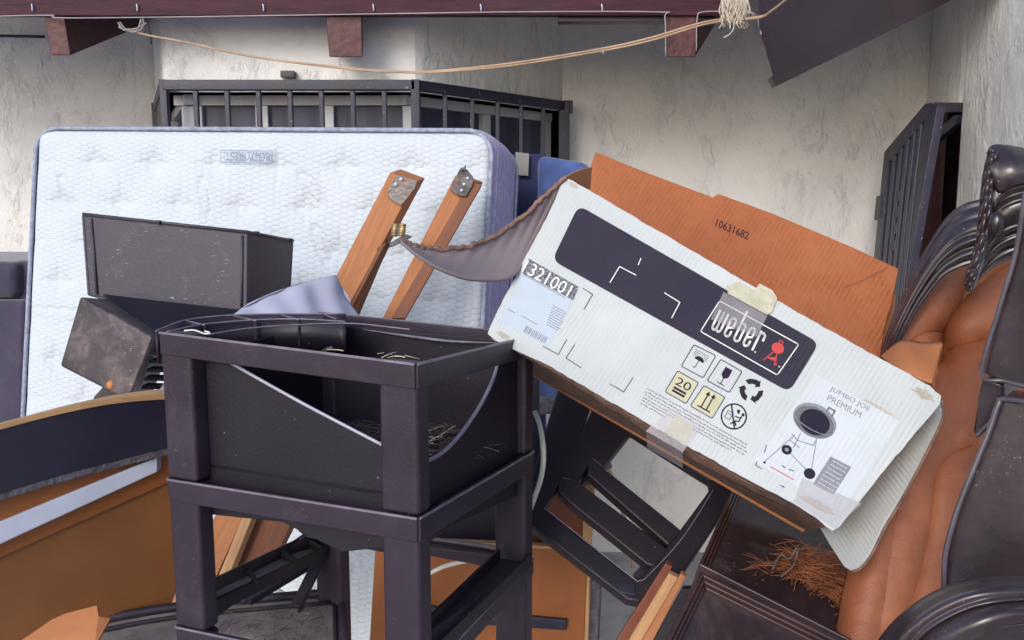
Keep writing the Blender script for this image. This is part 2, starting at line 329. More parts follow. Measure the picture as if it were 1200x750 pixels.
def noiseband():
    m = mat('black_speckled_print', (.02, .02, .03), .6, .1, 10, 0); N, L, b = nodes(m)
    v = N.new('ShaderNodeTexNoise'); v.inputs['Scale'].default_value = 900; v.inputs['Detail'].default_value = 1
    L.new(N['Texture Coordinate'].outputs['Object'], v.inputs['Vector']); c = N.new('ShaderNodeValToRGB')
    c.color_ramp.interpolation = 'CONSTANT'; c.color_ramp.elements[0].color = (.025, .022, .04, 1); c.color_ramp.elements[1].position = .57; c.color_ramp.elements[1].color = (.42, .44, .5, 1)
    L.new(v.outputs[0], c.inputs[0]); L.new(c.outputs[0], b.inputs['Base Color']); return m
M['noiseband'] = noiseband()

# ------------------------------------------------------------ ground
g = mk('ground', [(-60, -60, 0), (60, -60, 0), (60, 60, 0), (-60, 60, 0)], [[0, 1, 2, 3]], M['concrete'], base=Vector((0, 0, 0)))
tag(g, kind='structure', label='grey concrete yard floor under the pile')

# ------------------------------------------------------------ house: walls, bay window, eave
ZB = P(487, 100, 3.05).z                      # top bar of the window grille
YW = Pz(660, 124, ZB).y+.10                   # back wall
house = thing('stucco_house', 'cream rough stucco house with red brown eave and bay window', 'house', (0, YW, 0))
def wall(p0, p1, z0, z1, name='wall', seed=0, res=.011, parent=None):
    a = Vector((p0[0], p0[1], 0)); b = Vector((p1[0], p1[1], 0)); L_ = (b-a).length; d = (b-a)/L_
    n = Vector((d.y, -d.x, 0)); n = -n if n.dot(a+b) > 0 else n
    nu = max(2, int(L_/res)); nv = max(2, int((z1-z0)/res))
    U, V_ = np.meshgrid(np.linspace(0, L_, nu+1), np.linspace(z0, z1, nv+1))
    wx = U+.12*vnoise(U*5, V_*5, seed+9); wy = V_+.12*vnoise(U*5+7, V_*5, seed+11)
    h = fbm(wx*4, wy*4, 5, seed); t = np.clip((h-.45)/.05, 0, 1); t = t*t*(3-2*t)
    r = np.abs(fbm(wx*6+3, wy*6, 3, seed+20)-.44); ridge = np.exp(-(r/.012)**2)*np.clip((vnoise(U*2, V_*2, seed+5)-.35)*4, 0, 1)
    hh = (.014*fbm(U*1.3, V_*1.3, 3, seed+2)+.0012*fbm(U*26, V_*26, 2, seed+4))*np.clip(np.minimum(U, L_-U)/.03, 0, 1)
    vs = [(a.x+d.x*U[i, j]+n.x*hh[i, j], a.y+d.y*U[i, j]+n.y*hh[i, j], V_[i, j]) for i in range(nv+1) for j in range(nu+1)]
    Fs = [[i*(nu+1)+j, i*(nu+1)+j+1, (i+1)*(nu+1)+j+1, (i+1)*(nu+1)+j] for i in range(nv) for j in range(nu)]
    return mk(name, vs, Fs, M['stucco'], parent or house, smooth=True)
TOPZ = 3.2
YB = 3.12                                     # bay front
YL = YW                                       # left wall
def X(px, Y, py=100): return P(px, py, Y).x
cL = (X(184, YL), YL); b0 = (X(196, YB), YB); b1 = (X(487, YB), YB); cR = (X(659, YW), YW)
HEAD = ZB-.015
SILL = .95
wall((-3.2, YL+.05), cL, 0, TOPZ, seed=1, res=.013)
# the wall above the window steps back less than the grille: bay front and its two sides
cLt = cL
wall(cLt, b0, HEAD, TOPZ, seed=2); wall(b0, b1, HEAD, TOPZ, seed=3); wall(b1, cR, HEAD, TOPZ, seed=4)
wall(cL, b0, 0, SILL, seed=5, res=.03); wall(b0, b1, 0, SILL, seed=6, res=.03); wall(b1, cR, 0, SILL, seed=7, res=.03)
cB = (X(1088, YW), YW)
wall(cR, (cB[0]+.03, YW), 0, TOPZ, seed=8)
mk('room', [(-3.2, YW+1.1, 0), (3.4, YW+1.1, 0), (3.4, YW+1.1, 3.3), (-3.2, YW+1.1, 3.3), (3.4, 2.4, 0), (3.4, 2.4, 3.3), (-3.2, YW, 0), (-3.2, YW, 3.3)], [[0, 1, 2, 3], [1, 4, 5, 2], [6, 0, 3, 7]], M['door'], house)
# side wall with a doorway next to the corner
jn = P(1129, 122, 3.35); jf = (cB[0]+.005, YW-.06); DZ = P(1127, 120, 3.35).z
dirn = Vector((jn.x-cB[0], jn.y-cB[1], 0)).normalized()
far = Vector((jn.x, jn.y, 0))+dirn*1.9
wall((cB[0], cB[1]), (jn.x, jn.y), DZ, TOPZ, seed=12)
wall((jn.x, jn.y), (far.x, far.y), 0, TOPZ, seed=13, res=.009)
rv = Vector((-dirn.y, dirn.x, 0)); rv = rv if rv.x > 0 else -rv
wall((jn.x, jn.y), (jn.x+rv.x*.15, jn.y+rv.y*.15), 0, DZ, seed=14, res=.03)
# doorway: dark red leaf set back in the opening
a = Vector((jn.x, jn.y, 0))+rv*.14; b = Vector((cB[0], cB[1], 0))+rv*.14-dirn*.2
dr = mk('door', [(a.x, a.y, 0), (b.x, b.y, 0), (b.x, b.y, DZ+.1), (a.x, a.y, DZ+.1), (a.x+rv.x*.04, a.y+rv.y*.04, 0), (b.x+rv.x*.04, b.y+rv.y*.04, 0), (b.x+rv.x*.04, b.y+rv.y*.04, DZ+.1), (a.x+rv.x*.04, a.y+rv.y*.04, DZ+.1)],
        [[0, 1, 2, 3], [7, 6, 5, 4], [0, 4, 5, 1], [1, 5, 6, 2], [2, 6, 7, 3], [3, 7, 4, 0]], M['door'], house)
slab('door_frame', [P(x, y, YW-.07) for x, y in ((1090, 140), (1101, 126), (1103, 480), (1030, 480), (1058, 330))], .04, M['door'], house)
# windows in the bay
def window(p0, p1, mull, nm='window'):
    a = Vector((p0[0], p0[1], 0)); b = Vector((p1[0], p1[1], 0)); d = (b-a).normalized(); n = Vector((-d.y, d.x, 0)); n = -n if n.y < 0 else n
    o = n*.05; z0, z1 = SILL, HEAD-.004; Lw = (b-a).length
    def bar(s0, s1, za, zb, t=.05, dd=0):
        pts = [a+o+n*dd+d*s0+Vector((0, 0, za)), a+o+n*dd+d*s1+Vector((0, 0, za)), a+o+n*dd+d*s1+Vector((0, 0, zb)), a+o+n*dd+d*s0+Vector((0, 0, zb))]
        return pts
    fr = slab(nm, bar(.0, Lw, z1-.035, z1), n*.05, M['frame_white'], house)
    slab('sill', bar(-.0, Lw, z0, z0+.05, dd=-.03), n*.1, M['frame_white'], fr)
    for s in mull:
        slab('window_frame', bar(Lw*s-.022, Lw*s+.022, z0+.05, z1-.036, dd=-.004), n*.05, M['frame_white'], fr)
    ss = sorted(mull)
    for s0, s1 in zip(ss[:-1], ss[1:]):
        slab('window_pane', bar(Lw*s0+.022, Lw*s1-.022, z0+.05, z1-.036, dd=.02), n*.006, M['pane'], fr, bevel=0)
window(cL, b0, (.06, .94)); window(b0, b1, (.09, .36, .63, .965)); window(b1, cR, (.06, .5, .96))
# eave
YF = 2.93
zf = P(600, 18, YF).z
fas = slab('fascia', [Vector((-2.6, YF, zf)), Vector((X(845, YF, 10), YF, zf)), Vector((X(845, YF, 10), YF, zf+.16)), Vector((-2.6, YF, zf+.16))], Vector((0, .035, 0)), M['fascia'], house)
slab('drip_board', [Vector((X(655, YF, 10), YF+.02, zf-.016)), Vector((X(842, YF, 10), YF+.02, zf-.016)), Vector((X(842, YF, 10), YF+.02, zf-.003)), Vector((X(655, YF, 10), YF+.02, zf-.003))], Vector((0, .05, 0)), M['beam'], house)
soff = slab('soffit', [Vector((-2.6, YF+.04, zf+.10)), Vector((3.4, YF+.04, zf+.10)), Vector((3.4, YW+1.2, zf+.80)), Vector((-2.6, YW+1.2, zf+.80))], Vector((0, 0, .05)), M['soffit'], house)
for c, n_ in ((((48, 20), (72, 20), (83, 65), (60, 65)), (168, 30)), (((381, 14), (424, 14), (425, 67), (386, 67)), (427, 20)), (((779, 14), (817, 14), (815, 67), (782, 67)), (850, 10))):
    pts = [P(x, y, YF+.012) for x, y in c]
    if n_[0] < 200: pts[0].z += .08; pts[1].z += .08
    ext = P(n_[0], n_[1], YW-.02)-pts[2]
    slab('rafter', pts, ext, M['rafter'], house, bevel=.004)
slab('rafter', [P(x, y, Y_) for x, y, Y_ in ((890, 36, 2.55), (908, 96, 2.55), (1112, -4, 3.05), (1140, -90, 3.05), (880, -90, 2.55))], Vector((.03, .09, .02)), M['beam'], house, bevel=.004)
slab('beam_strip', [P(x, y, Y_) for x, y, Y_ in ((903, 90, 2.545), (909, 101, 2.545), (1113, 1, 3.045), (1113, -11, 3.045))], Vector((.03, .14, .01)), M['beam'], house, bevel=.002)
for i in range(14):                             # rounded clay tiles over the fascia
    cx = -1.58+i*.222; pts = []
    if cx > .75: break
    def tf(u, v, cx=cx):
        q = math.pi*u; return Vector((cx-.07*math.cos(q), YF-.025+v*.4, zf+.20-.068*math.sin(q)+v*.17))
    grid_mesh('roof_tile', tf, 10, 4, M['tile'], house, solid=.014)
for px in (37, 160, 308, 437, 563, 705):           # metal fixing clips on the fascia
    px_tube('clip', [(px, 5, YF-.006), (px+.6, 8, YF-.010), (px+1, 13, YF-.006)], .0022, M['ali'], house, n=8, seg=6)
px_tube('wire', [(0, 19, YF-.01), (60, 18, YF-.012), (72, 21, YF-.012), (200, 20, YF-.01), (400, 17, YF-.012), (600, 14, YF-.01), (770, 14, YF-.012), (779, 20, YF-.012), (780, 66, YF-.012)], .0022, M['wire'], house, n=60, seg=5)
px_tube('wire', [(816, 60, YF-.012), (817, 22, YF-.012), (824, 14, YF-.01), (860, 14, YF-.01), (884, 16, YF), (892, 40, 2.5)], .0022, M['wire'], house, n=30, seg=5)
px_tube('conduit', [(-60, 42, YW-.03), (0, 42, YW-.03), (52, 43, YW-.03)], .006, M['steel'], house, n=8)
slab('junction_block', [P(x, y, YB-.005) for x, y in ((331, 84), (347, 84), (347, 92), (331, 92))], -.03, M['steel'], house)

# window grille
gr = thing('window_grille', 'dark painted steel security grille with vertical bars round the bay window', 'grille', (X(340, 3.05), 3.05, SILL))
GY = 3.05
g0 = Pz(160, 120, ZB); g1 = P(192, 98, GY); g1.z = ZB; g2 = P(487, 98, GY); g2.z = ZB; g3 = Pz(661, 124, ZB)
g0 = Vector((g0.x, YL-.03, ZB))
for a, b, n in ((g0, g1, 5), (g1, g2, 8), (g2, g3, 6)):
    for z, h in ((ZB, .034), (SILL+.05, .03)):
        a2 = Vector((a.x, a.y, z)); b2 = Vector((b.x, b.y, z)); beam('rail', a2, b2, .03, h, M['steel'], gr)
    for i in range(1, n):
        p = a.lerp(b, i/n); beam('bar', Vector((p.x, p.y, SILL+.065)), Vector((p.x, p.y, ZB-.016)), .016, .016, M['steel'], gr, up=Vector((0, 1, 0)), bevel=.002)
for p, w in ((g0, .035), (g1, .026), (g2, .03), (g3, .045)):
    beam('post', Vector((p.x, p.y, SILL)), Vector((p.x, p.y, ZB+.018)), w, w, M['steel'], gr, up=Vector((0, 1, 0)))
slab('lug', [g3+Vector((.0, -.02, -.03)), g3+Vector((.035, -.02, -.03)), g3+Vector((.035, -.02, .02)), g3+Vector((0, -.02, .02))], Vector((0, .04, 0)), M['steel'], gr)

# security gate at the doorway on the right
ga = thing('security_gate', 'dark steel barred security gate standing open at the corner doorway', 'gate', (P(1090, 122, 3.15).x, 3.15, 0))
gp = Plane(P(1088, 124, 3.15), P(1033, 182, 3.62), P(1050, 322, 3.18))
def gpoly(nm, pts, t=.03, m='steel', off=0): return slab(nm, [gp.at(x, y, off) for x, y in pts], t, M[m], ga, bevel=.003)
gpoly('stile', ((1087, 121), (1098, 124), (1062, 330), (1040, 470), (1026, 470), (1052, 310)), .03)
gpoly('stile', ((1036, 178), (1042, 178), (1031, 300), (1015, 470), (1006, 470), (1024, 300)), .03)
gpoly('rail', ((1084, 121), (1094, 124), (1088, 134), (1044, 188), (1036, 188), (1036, 178)), .032, off=.003)
for i in range(5):
    t = (i+.8)/5.6; x0 = 1040+(1082-1040)*t; y0 = 184-(184-140)*t; x1 = 1020+(1048-1020)*t*.95; y1 = 330+60*t
    gpoly('bar', ((x0, y0), (x0+3, y0-1.5), (x1+2.5, y1+80), (x1-.5, y1+80)), .016, off=.004)
gpoly('dark_backing', ((1086, 132), (1040, 184), (1012, 470), (1040, 470), (1066, 300)), .004, 'plastic_dark', off=-.026)  # dark sheet added behind the bars so the gaps read dark
for k in range(4): gpoly('scroll', ((1050-k*1.6, 226+k*19), (1056-k*1.6, 222+k*19), (1055-k*1.6, 234+k*19), (1049-k*1.6, 238+k*19)), .012, off=.002)
gpoly('hinge', ((1027, 230), (1033, 228), (1031, 256), (1024, 258)), .02, off=.004)
tp = P(1088, 126, 3.15); tq = P(1128, 126, 3.36)
beam('head_bar', P(1092, 126, 3.16), tq, .03, .034, M['steel'], ga)
beam('inner_rail', P(1124, 140, 3.45), P(1092, 166, 3.7), .03, .04, M['steel'], ga)

# overhead cable, tangle, string
cb = thing('overhead_cable', 'sagging tan twin cable strung under the eave from the left rafter', 'cable', tuple(P(150, 38, 2.9)))
for k, off in enumerate((0, 2.6)):
    px_tube('strand', [(150, 34, 2.95), (172, 41, 2.9), (215, 49, 2.85), (300, 67, 2.8), (400, 79+off*.4, 2.72), (470, 84+off*.3, 2.66), (520, 82.5+off*.6, 2.62), (600, 74+off, 2.58), (700, 58+off, 2.55), (760, 45+off*1.2, 2.52), (830, 25+off, 2.5), (888, 20+off*.4, 2.48), (905, 12, 2.44), (935, -12, 2.36)], .0026 if k else .0032, M['cable'], cb, n=90, seg=7)
for (a, b) in ((565, 79), (706, 59)):
    px_tube('cable_tie', [(a, b-2, 2.6), (a+1, b+3.5, 2.6)], .0035, M['ali'], cb, n=4, seg=6)
for k in range(7):
    r = 9+3*random.random(); pts = [(155+r*1.4*math.cos(q)+random.uniform(-3, 3), 26+r*math.sin(q)+random.uniform(-2, 2), 2.9+.02*k) for q in [random.uniform(-.5, .2)+j*.8 for j in range(5)]]
    px_tube('loose_wire', pts, .0025, M['wire'], cb, n=24, seg=5)
px_tube('loose_wire', [(172, 24, 2.95), (176, 40, 2.95), (177, 52, 2.95)], .003, M['steel'], cb, n=10, seg=5)
st = thing('frayed_string', 'bunch of frayed pale string hanging over the cable', 'string', tuple(P(860, 5, 2.5)))
V = []; Fs = []
for k in range(130):
    x = 846+random.random()*30; p = P(x, -6, 2.49+random.uniform(-.03, .03)); n = len(V); L_ = random.choice((18, 24, 28, 34)) + random.random()*6
    x2 = x+random.uniform(-5, 6)
    for j in range(7):
        t = j/6; q = P(x+(x2-x)*t+3*math.sin(t*7+k)*t, -6+L_*t, p.y); V += [q+Vector((-.0009, 0, 0)), q+Vector((.0009, 0, 0)), q+Vector((0, .0015, .0006))]
    for j in range(6):
        for a_, b_ in ((0, 1), (1, 2), (2, 0)): Fs.append([n+j*3+a_, n+j*3+b_, n+j*3+3+b_, n+j*3+3+a_])
tag(mk('strand_bunch', V, Fs, M['string'], st), kind='stuff')
px_tube('strand', [(858, 20, 2.48), (860, 32, 2.48), (855, 40, 2.48), (848, 44, 2.48)], .0016, M['string'], st, n=14, seg=5)

# ------------------------------------------------------------ mattress
TL = P(43, 150, 2.82); TR = P(578, 153, 2.46); BLp = P(33, 490, 2.70)
er = (TR-TL).normalized(); MW = (TR-TL).length
dn = (BLp-TL); dn = (dn-er*dn.dot(er)).normalized(); nf = dn.cross(er); nf = nf if nf.y < 0 else -nf
MH = (TL.z-.02)/(-dn.z)
mt = thing('mattress', 'large white quilted mattress standing on edge with lilac side border', 'mattress', (TL.x+er.x*MW/2, TL.y, 0))
CR = .075; TH = .27
def rrect(o_=0, depth=0, n=10, inset=0):
    pts = []
    for (cx, cy, q0) in ((CR, CR, 180), (MW-CR, CR, 270), (MW-CR, MH-CR, 0), (CR, MH-CR, 90)):
        for i in range(n+1):
            q = R(q0+90*i/n); r = CR-inset; u = cx+r*math.cos(q); v = cy+r*math.sin(q)
            pts.append(TL+er*u+dn*v-nf*depth)
    return pts
tufts = []
for row in range(16):
    for c in range(8):
        tufts.append((.105+c*.205+(0 if row % 2 else -.095)+.01, .105+row*.122))
tufts = [(-.0+a, b) for a, b in tufts]
petals = [(.13, .20, .05, 60), (.61, .2, .05, 75), (.95, .17, .05, 50), (.99, .33, .05, 65), (.09, .95, .05, 70), (.5, .75, .05, 40), (1.1, .6, .05, 70), (.78, .5, .05, 60), (1.12, 1.24, .06, -30), (.3, .5, .05, 50)]
nu, nv = 230, 330
U, V_ = np.meshgrid(np.linspace(0, MW, nu+1), np.linspace(0, MH, nv+1))
H = .004*fbm(U*4, V_*4, 3, 5)
for (a, b) in tufts:
    dx = np.abs(U-a)/.042; dy = np.abs(V_-b)/.036; m_ = (dx**.62+dy**.62)
    H -= .013*np.exp(-(m_/1.2)**4); H += .006*np.exp(-((U-a)**2+(V_-b)**2)/.0006)*np.exp(-((U-a)**2)/.0001)
    H -= .006*np.exp(-(((U-a)/.06)**2+((V_-b+.0)/.05)**2))
for (a, b, s, q) in petals:
    c_, s_ = math.cos(R(q)), math.sin(R(q)); x = (U-a)*c_+(V_-b)*s_; y = -(U-a)*s_+(V_-b)*c_
    e = np.sqrt((x/.055)**2+(y/.016)**2); H -= .009*np.exp(-((e-1)/.2)**2)
seam = P(100, 363, 2.78); sv = (seam-TL).dot(dn)
H -= .006*np.exp(-((V_-sv)/.006)**2)
ed = np.minimum(np.minimum(U, MW-U), np.minimum(V_, MH-V_)); H *= np.clip(ed/.08, 0, 1); H -= .03*np.exp(-ed/.014)
vs = []
for i in range(nv+1):
    for j in range(nu+1):
        u, v = U[i, j], V_[i, j]
        cx = min(max(u, CR), MW-CR); cy = min(max(v, CR), MH-CR); r = math.hypot(u-cx, v-cy)
        if r > CR-.004: k = (CR-.004)/r; u = cx+(u-cx)*k; v = cy+(v-cy)*k
        vs.append(TL+er*u+dn*v+nf*(H[i, j]+.012))
Fs = [[i*(nu+1)+j, i*(nu+1)+j+1, (i+1)*(nu+1)+j+1, (i+1)*(nu+1)+j] for i in range(nv) for j in range(nu)]
mk('quilted_top', vs, Fs, M['quilt'], mt, uv=np.stack([U.ravel(), V_.ravel()], 1), smooth=True)
prof = [(0, 0), (.012, .004), (.03, .012), (.07, .016), (TH-.07, .016), (TH-.03, .012), (TH-.012, .004), (TH, 0)]
rings = []
for d_, o_ in prof:
    cen = TL+er*MW/2+dn*MH/2-nf*d_
    ring = rrect(depth=d_); ring = [p+(p-cen).normalized()*(o_) for p in ring]; rings.append(ring)
n = len(rings[0]); V = [p for r_ in rings for p in r_]
Fs = [[i*n+j, i*n+(j+1) % n, (i+1)*n+(j+1) % n, (i+1)*n+j] for i in range(len(rings)-1) for j in range(n)]
Fs.append([(len(rings)-1)*n+j for j in range(n)])
mk('side_border', V, Fs, M['mside'], mt, smooth=True)
for dpt in (.0, .036, TH): tube('piping', rrect(depth=dpt, inset=-.006 if dpt else 0), .0055 if dpt else .0065, M['piping'], mt, closed=True)

# text helper: mesh outlines of built-in font
def text2d(s):
    cu = bpy.data.curves.new('t', 'FONT'); cu.body = s; cu.resolution_u = 3
    o = bpy.data.objects.new('t', cu); COL.objects.link(o); bpy.context.view_layer.update()
    me = bpy.data.meshes.new_from_object(o.evaluated_get(bpy.context.evaluated_depsgraph_get()))
    vs = [(v.co.x, v.co.y) for v in me.vertices]; fs = [list(p.vertices) for p in me.polygons]
    bpy.data.objects.remove(o); bpy.data.curves.remove(cu)
    x0 = min(v[0] for v in vs); x1 = max(v[0] for v in vs); y0 = min(v[1] for v in vs); y1 = max(v[1] for v in vs)
    return [((x-x0)/(x1-x0), (y-y0)/(y1-y0)) for x, y in vs], fs
def lettering(name, s, quad, fn, m, parent):
    """quad = pixel corners TL,TR,BR,BL of the lettering; fn maps pixel -> point"""
    vs, fs = text2d(s); q = [Vector(p) for p in quad]
    pts = [fn(*((q[3].lerp(q[2], x)).lerp(q[0].lerp(q[1], x), y))) for x, y in vs]
    return mk(name, pts, fs, m, parent)
mpl = Plane(TL+nf*.022, TR+nf*.022, TL+dn+nf*.022)
M['quiltline'] = mat('stitched_line', (.20, .25, .38), .8, .1, 20, 0)
mark = lettering('lettering', 'BODY REST', ((316, 189.5), (264, 188), (264, 178), (316, 179)), lambda x, y: mpl.at(x, y), M['quiltline'], mt)
def strokes(name, lines, w, fn, m, parent, closed=False):
    """flat strokes of pixel width w along pixel polylines"""
    V = []; Fs = []
    for ln in lines:
        L2 = [Vector(p) for p in ln]; cl = closed
        if cl: L2 = L2+[L2[0]]
        for a, b in zip(L2[:-1], L2[1:]):
            d = (b-a).normalized(); n_ = Vector((-d.y, d.x))*w/2; a2 = a-d*w/2; b2 = b+d*w/2; k = len(V)
            V += [fn(*(a2+n_)), fn(*(b2+n_)), fn(*(b2-n_)), fn(*(a2-n_))]; Fs.append([k, k+1, k+2, k+3])
    return mk(name, V, Fs, m, parent)
strokes('label_border', [[(259, 176), (319, 177), (318, 191.5), (259, 190)]], .8, lambda x, y: mpl.at(x, y, .0005), M['quiltline'], mt, closed=True)

# ------------------------------------------------------------ far left sofa, blue things
sf = thing('sofa', 'plum grey upholstered sofa arm at the far left beyond the mattress', 'sofa', (P(0, 400, 3.1).x, 3.1, 0))
p0 = P(43, 306, 3.02); z1 = p0.z
slab('arm', [Vector((-2.6, 3.02, 0.05)), Vector((p0.x, 3.02, .05)), Vector((p0.x, 3.02, z1)), Vector((-2.6, 3.02, z1))], Vector((0, .55, 0)), M['sofa'], sf, bevel=.04, seg=4)
slab('cushion', [P(-90, 306, 2.98), P(19, 307, 2.98), P(19, 350, 2.98), P(-90, 350, 2.98)], Vector((0, .3, 0)), M['sofa'], sf, bevel=.03, seg=4)
slab('seat_front', [P(-90, 352, 2.96), P(30, 352, 2.96), P(26, 620, 2.96), P(-90, 620, 2.96)], Vector((0, .05, 0)), M['sofa'], sf, bevel=.02, seg=3)
tag(slab('navy_board', [P(598, 180, 2.95), P(640, 180, 2.95), P(640, 520, 2.95), P(598, 520, 2.95)], Vector((0, .06, 0)), M['navy'], bevel=.008),
    'tall dark navy board behind the right edge of the mattress', 'board')
tag(slab('paper_tag', [P(604, 178, 2.93), P(620, 180, 2.93), P(619, 206, 2.93), P(605, 205, 2.93)], .003, mat('beige_tag', (.25, .24, .22), .7), bevel=0),
    'small beige paper tag on the navy board beside the mattress', 'tag')
tag(slab('blue_cushion', [P(629, 181, 2.75), P(692, 192, 2.65), P(700, 470, 2.65), P(629, 475, 2.75)], Vector((.02, .14, 0)), M['blue'], bevel=.03, seg=4),
    'bright blue fabric cushion standing behind the cardboard box', 'cushion')

# ------------------------------------------------------------ timbers with brackets
def timber(label, front, ext, second=None):
    t = thing('timber_leg', label, 'timber', tuple(P(*front[2])), group='pine timbers leaning on the mattress')
    slab('plank', [P(*p) for p in front], ext, M['wood_l'], t, bevel=.002); return t
t1 = timber('left pine timber with a squarish steel bracket at its top end, leaning on the mattress', ((457, 202, 2.24), (487, 213, 2.22), (404, 367, 2.12), (290, 596, 1.98), (226, 735, 1.9), (184, 735, 1.9), (254, 600, 1.98), (371, 367, 2.12)), Vector((.02, .045, .01)))
slab('batten', [P(*p) for p in ((437, 292, 2.17), (453, 284, 2.17), (440, 310, 2.17), (416, 367, 2.14), (330, 560, 2.02), (306, 560, 2.02))], Vector((.01, .03, 0)), M['wood_d'], t1)
tp1 = Plane(P(457, 202, 2.235), P(487, 213, 2.215), P(404, 367, 2.115))
def onp(pl, pts, off): return [pl.at(x, y, off) for x, y in pts]
slab('bracket', onp(tp1, ((466, 205), (489, 212), (486, 221), (470, 241), (464, 238), (455, 231), (455, 222), (463, 207)), .006), .003, M['zinc'], t1, bevel=.0008)
for x, y in ((464, 216), (470, 210)): tube('screw', [tp1.at(x, y, .006), tp1.at(x, y, .011)], .005, M['ali'], t1, n=3, seg=10)
slab('hinge_plate', onp(tp1, ((441, 292), (450, 278), (458, 284), (475, 274), (483, 277), (468, 285), (459, 289)), -.02), .004, M['steel'], t1, bevel=.001)
for x in (462, 470.5):
    c = [P(x+dx, y, 2.12) for dx, y in ((0, 277), (1.6, 262))]
    bl = tube('bolt', c, .0075, M['brass'], t1, n=3, seg=10)
    for k in range(5):
        q = c[0].lerp(c[1], .1+k*.19); tube('thread', [q, q+(c[1]-c[0]).normalized()*.003], .0088, M['brass'], bl, n=3, seg=10)
t2 = timber('right pine timber with a greenish steel bracket at its top end, leaning on the mattress', ((533, 206, 2.28), (552, 213, 2.28), (460, 373, 2.16), (338, 600, 2.02), (300, 676, 1.98), (262, 676, 1.98), (302, 600, 2.02), (448, 373, 2.16)), Vector((.03, .06, .0)))
tp2 = Plane(P(533, 206, 2.275), P(552, 213, 2.275), P(460, 373, 2.155))
slab('side_strip', [tp2.at(x, y, -.002) for x, y in ((551, 213), (565, 216), (475, 373), (459, 373))], .02, M['wood_d'], t2)
slab('bracket', onp(tp2, ((540, 196), (548, 199), (555, 208), (554, 216), (546, 230), (536, 229), (528, 223), (530, 215), (535, 205)), .006), .003, M['zinc'], t2, bevel=.0008)
slab('bent_tab', onp(tp2, ((540, 199), (546, 193), (546, 200)), .012), .002, M['zinc'], t2, bevel=.0005)
for x, y in ((548, 209), (544, 216), (541, 223)): tube('screw', [tp2.at(x, y, .005), tp2.at(x, y, .010)], .0042, M['ali'], t2, n=3, seg=10)
slab('edge_strip', [P(*p) for p in ((288, 596, 1.97), (300, 596, 1.97), (264, 684, 1.93), (252, 684, 1.93))], Vector((.01, .02, 0)), M['wood_edge'], t2)
slab('cross_board', [P(*p) for p in ((300, 600, 2.0), (345, 606, 2.0), (322, 655, 1.98), (290, 690, 1.96), (262, 690, 1.96))], Vector((.01, .02, 0)), M['wood_d'], t2)

# ------------------------------------------------------------ dark open bin on the left
db = thing('open_plastic_bin', 'dusty dark grey open plastic bin tilted in front of the mattress', 'bin', tuple(P(190, 372, 2.0)))
A = P(98, 252, 2.0); B = P(290, 273, 1.92); C = P(343, 283, 2.14); A2 = P(105, 346, 1.98); B2 = P(289, 372, 1.9); C2 = P(337, 390, 2.1)
D = A+(C-B); D2 = A2+(C2-B2)
slab('front_panel', [A, B, B2, A2], .006, M['bin'], db); slab('side_panel', [B, C, C2, B2], .006, M['bin'], db)
slab('back_panel', [D, C, C2, D2], .006, M['bin'], db); slab('side_panel', [A, D, D2, A2], .006, M['bin'], db)
slab('floor_panel', [A2, B2, C2, D2], .006, M['plastic_dark'], db)
tube('rim', [A+Vector((0, -.002, .002)), B+Vector((0, -.002, .002)), C+Vector((.001, -.001, .002))], .004, M['bin'], db, n=3, seg=6)
for a_, b_, t_ in ((A, A2, .055), (B, B2, .02)):
    s_ = (B-A).normalized()*(.02 if a_ is A else -.012); tube('moulded_rib', [a_+s_+Vector((0, -.002, -.006)), b_+s_+Vector((0, -.002, .004))], .003, M['bin'], db, n=3, seg=6)
for x, y, Y_ in ((184, 258, 1.95), (300, 271, 1.96), (339, 279, 2.12)):
    slab('clip', [P(x-3, y, Y_), P(x+3, y+.6, Y_), P(x+3, y+5, Y_), P(x-3, y+4, Y_)], .012, M['plastic_dark'], db, bevel=.001)
tag_lid = (slab('lid', [P(120, 344, 1.9), P(185, 352, 1.88), P(330, 368, 1.88), P(320, 400, 1.8), P(200, 400, 1.75), P(175, 390, 1.75)], Vector((0, .03, -.04)), M['plastic_dark'], db))
# scuffed laminate block
mb = thing('laminate_block', 'scuffed brown black laminate block with an orange cap, left of the pillow', 'block', tuple(P(120, 460, 1.7)))
f4 = [P(94, 347, 1.72), P(179, 395, 1.66), P(150, 470, 1.66), P(70, 429, 1.72)]
slab('block_body', f4, P(128, 350, 1.90)-P(94, 347, 1.72), M['marble'], mb, bevel=.006, seg=3)
bpn = Plane(f4[0], f4[1], f4[3])
tube('cap', [bpn.at(131, 451, .0005), bpn.at(131, 451, .003)], .0092, M['dot'], mb, n=3, seg=20)
for k in range(6):
    y = 402+k*10; slab('vent_slat', [P(181-k*3, y, 1.70), P(200, y+1, 1.74), P(200, y+5, 1.74), P(180-k*3, y+4, 1.70)], Vector((.0, .03, 0)), M['plastic'], mb, bevel=.001)
tag(slab('scrap_board', [P(110, 465, 1.8), P(125, 448, 1.8), P(165, 467, 1.8), P(160, 500, 1.8), P(95, 500, 1.8)], .02, M['marble']),
    'small brown panel under the laminate block with orange cap', 'board')
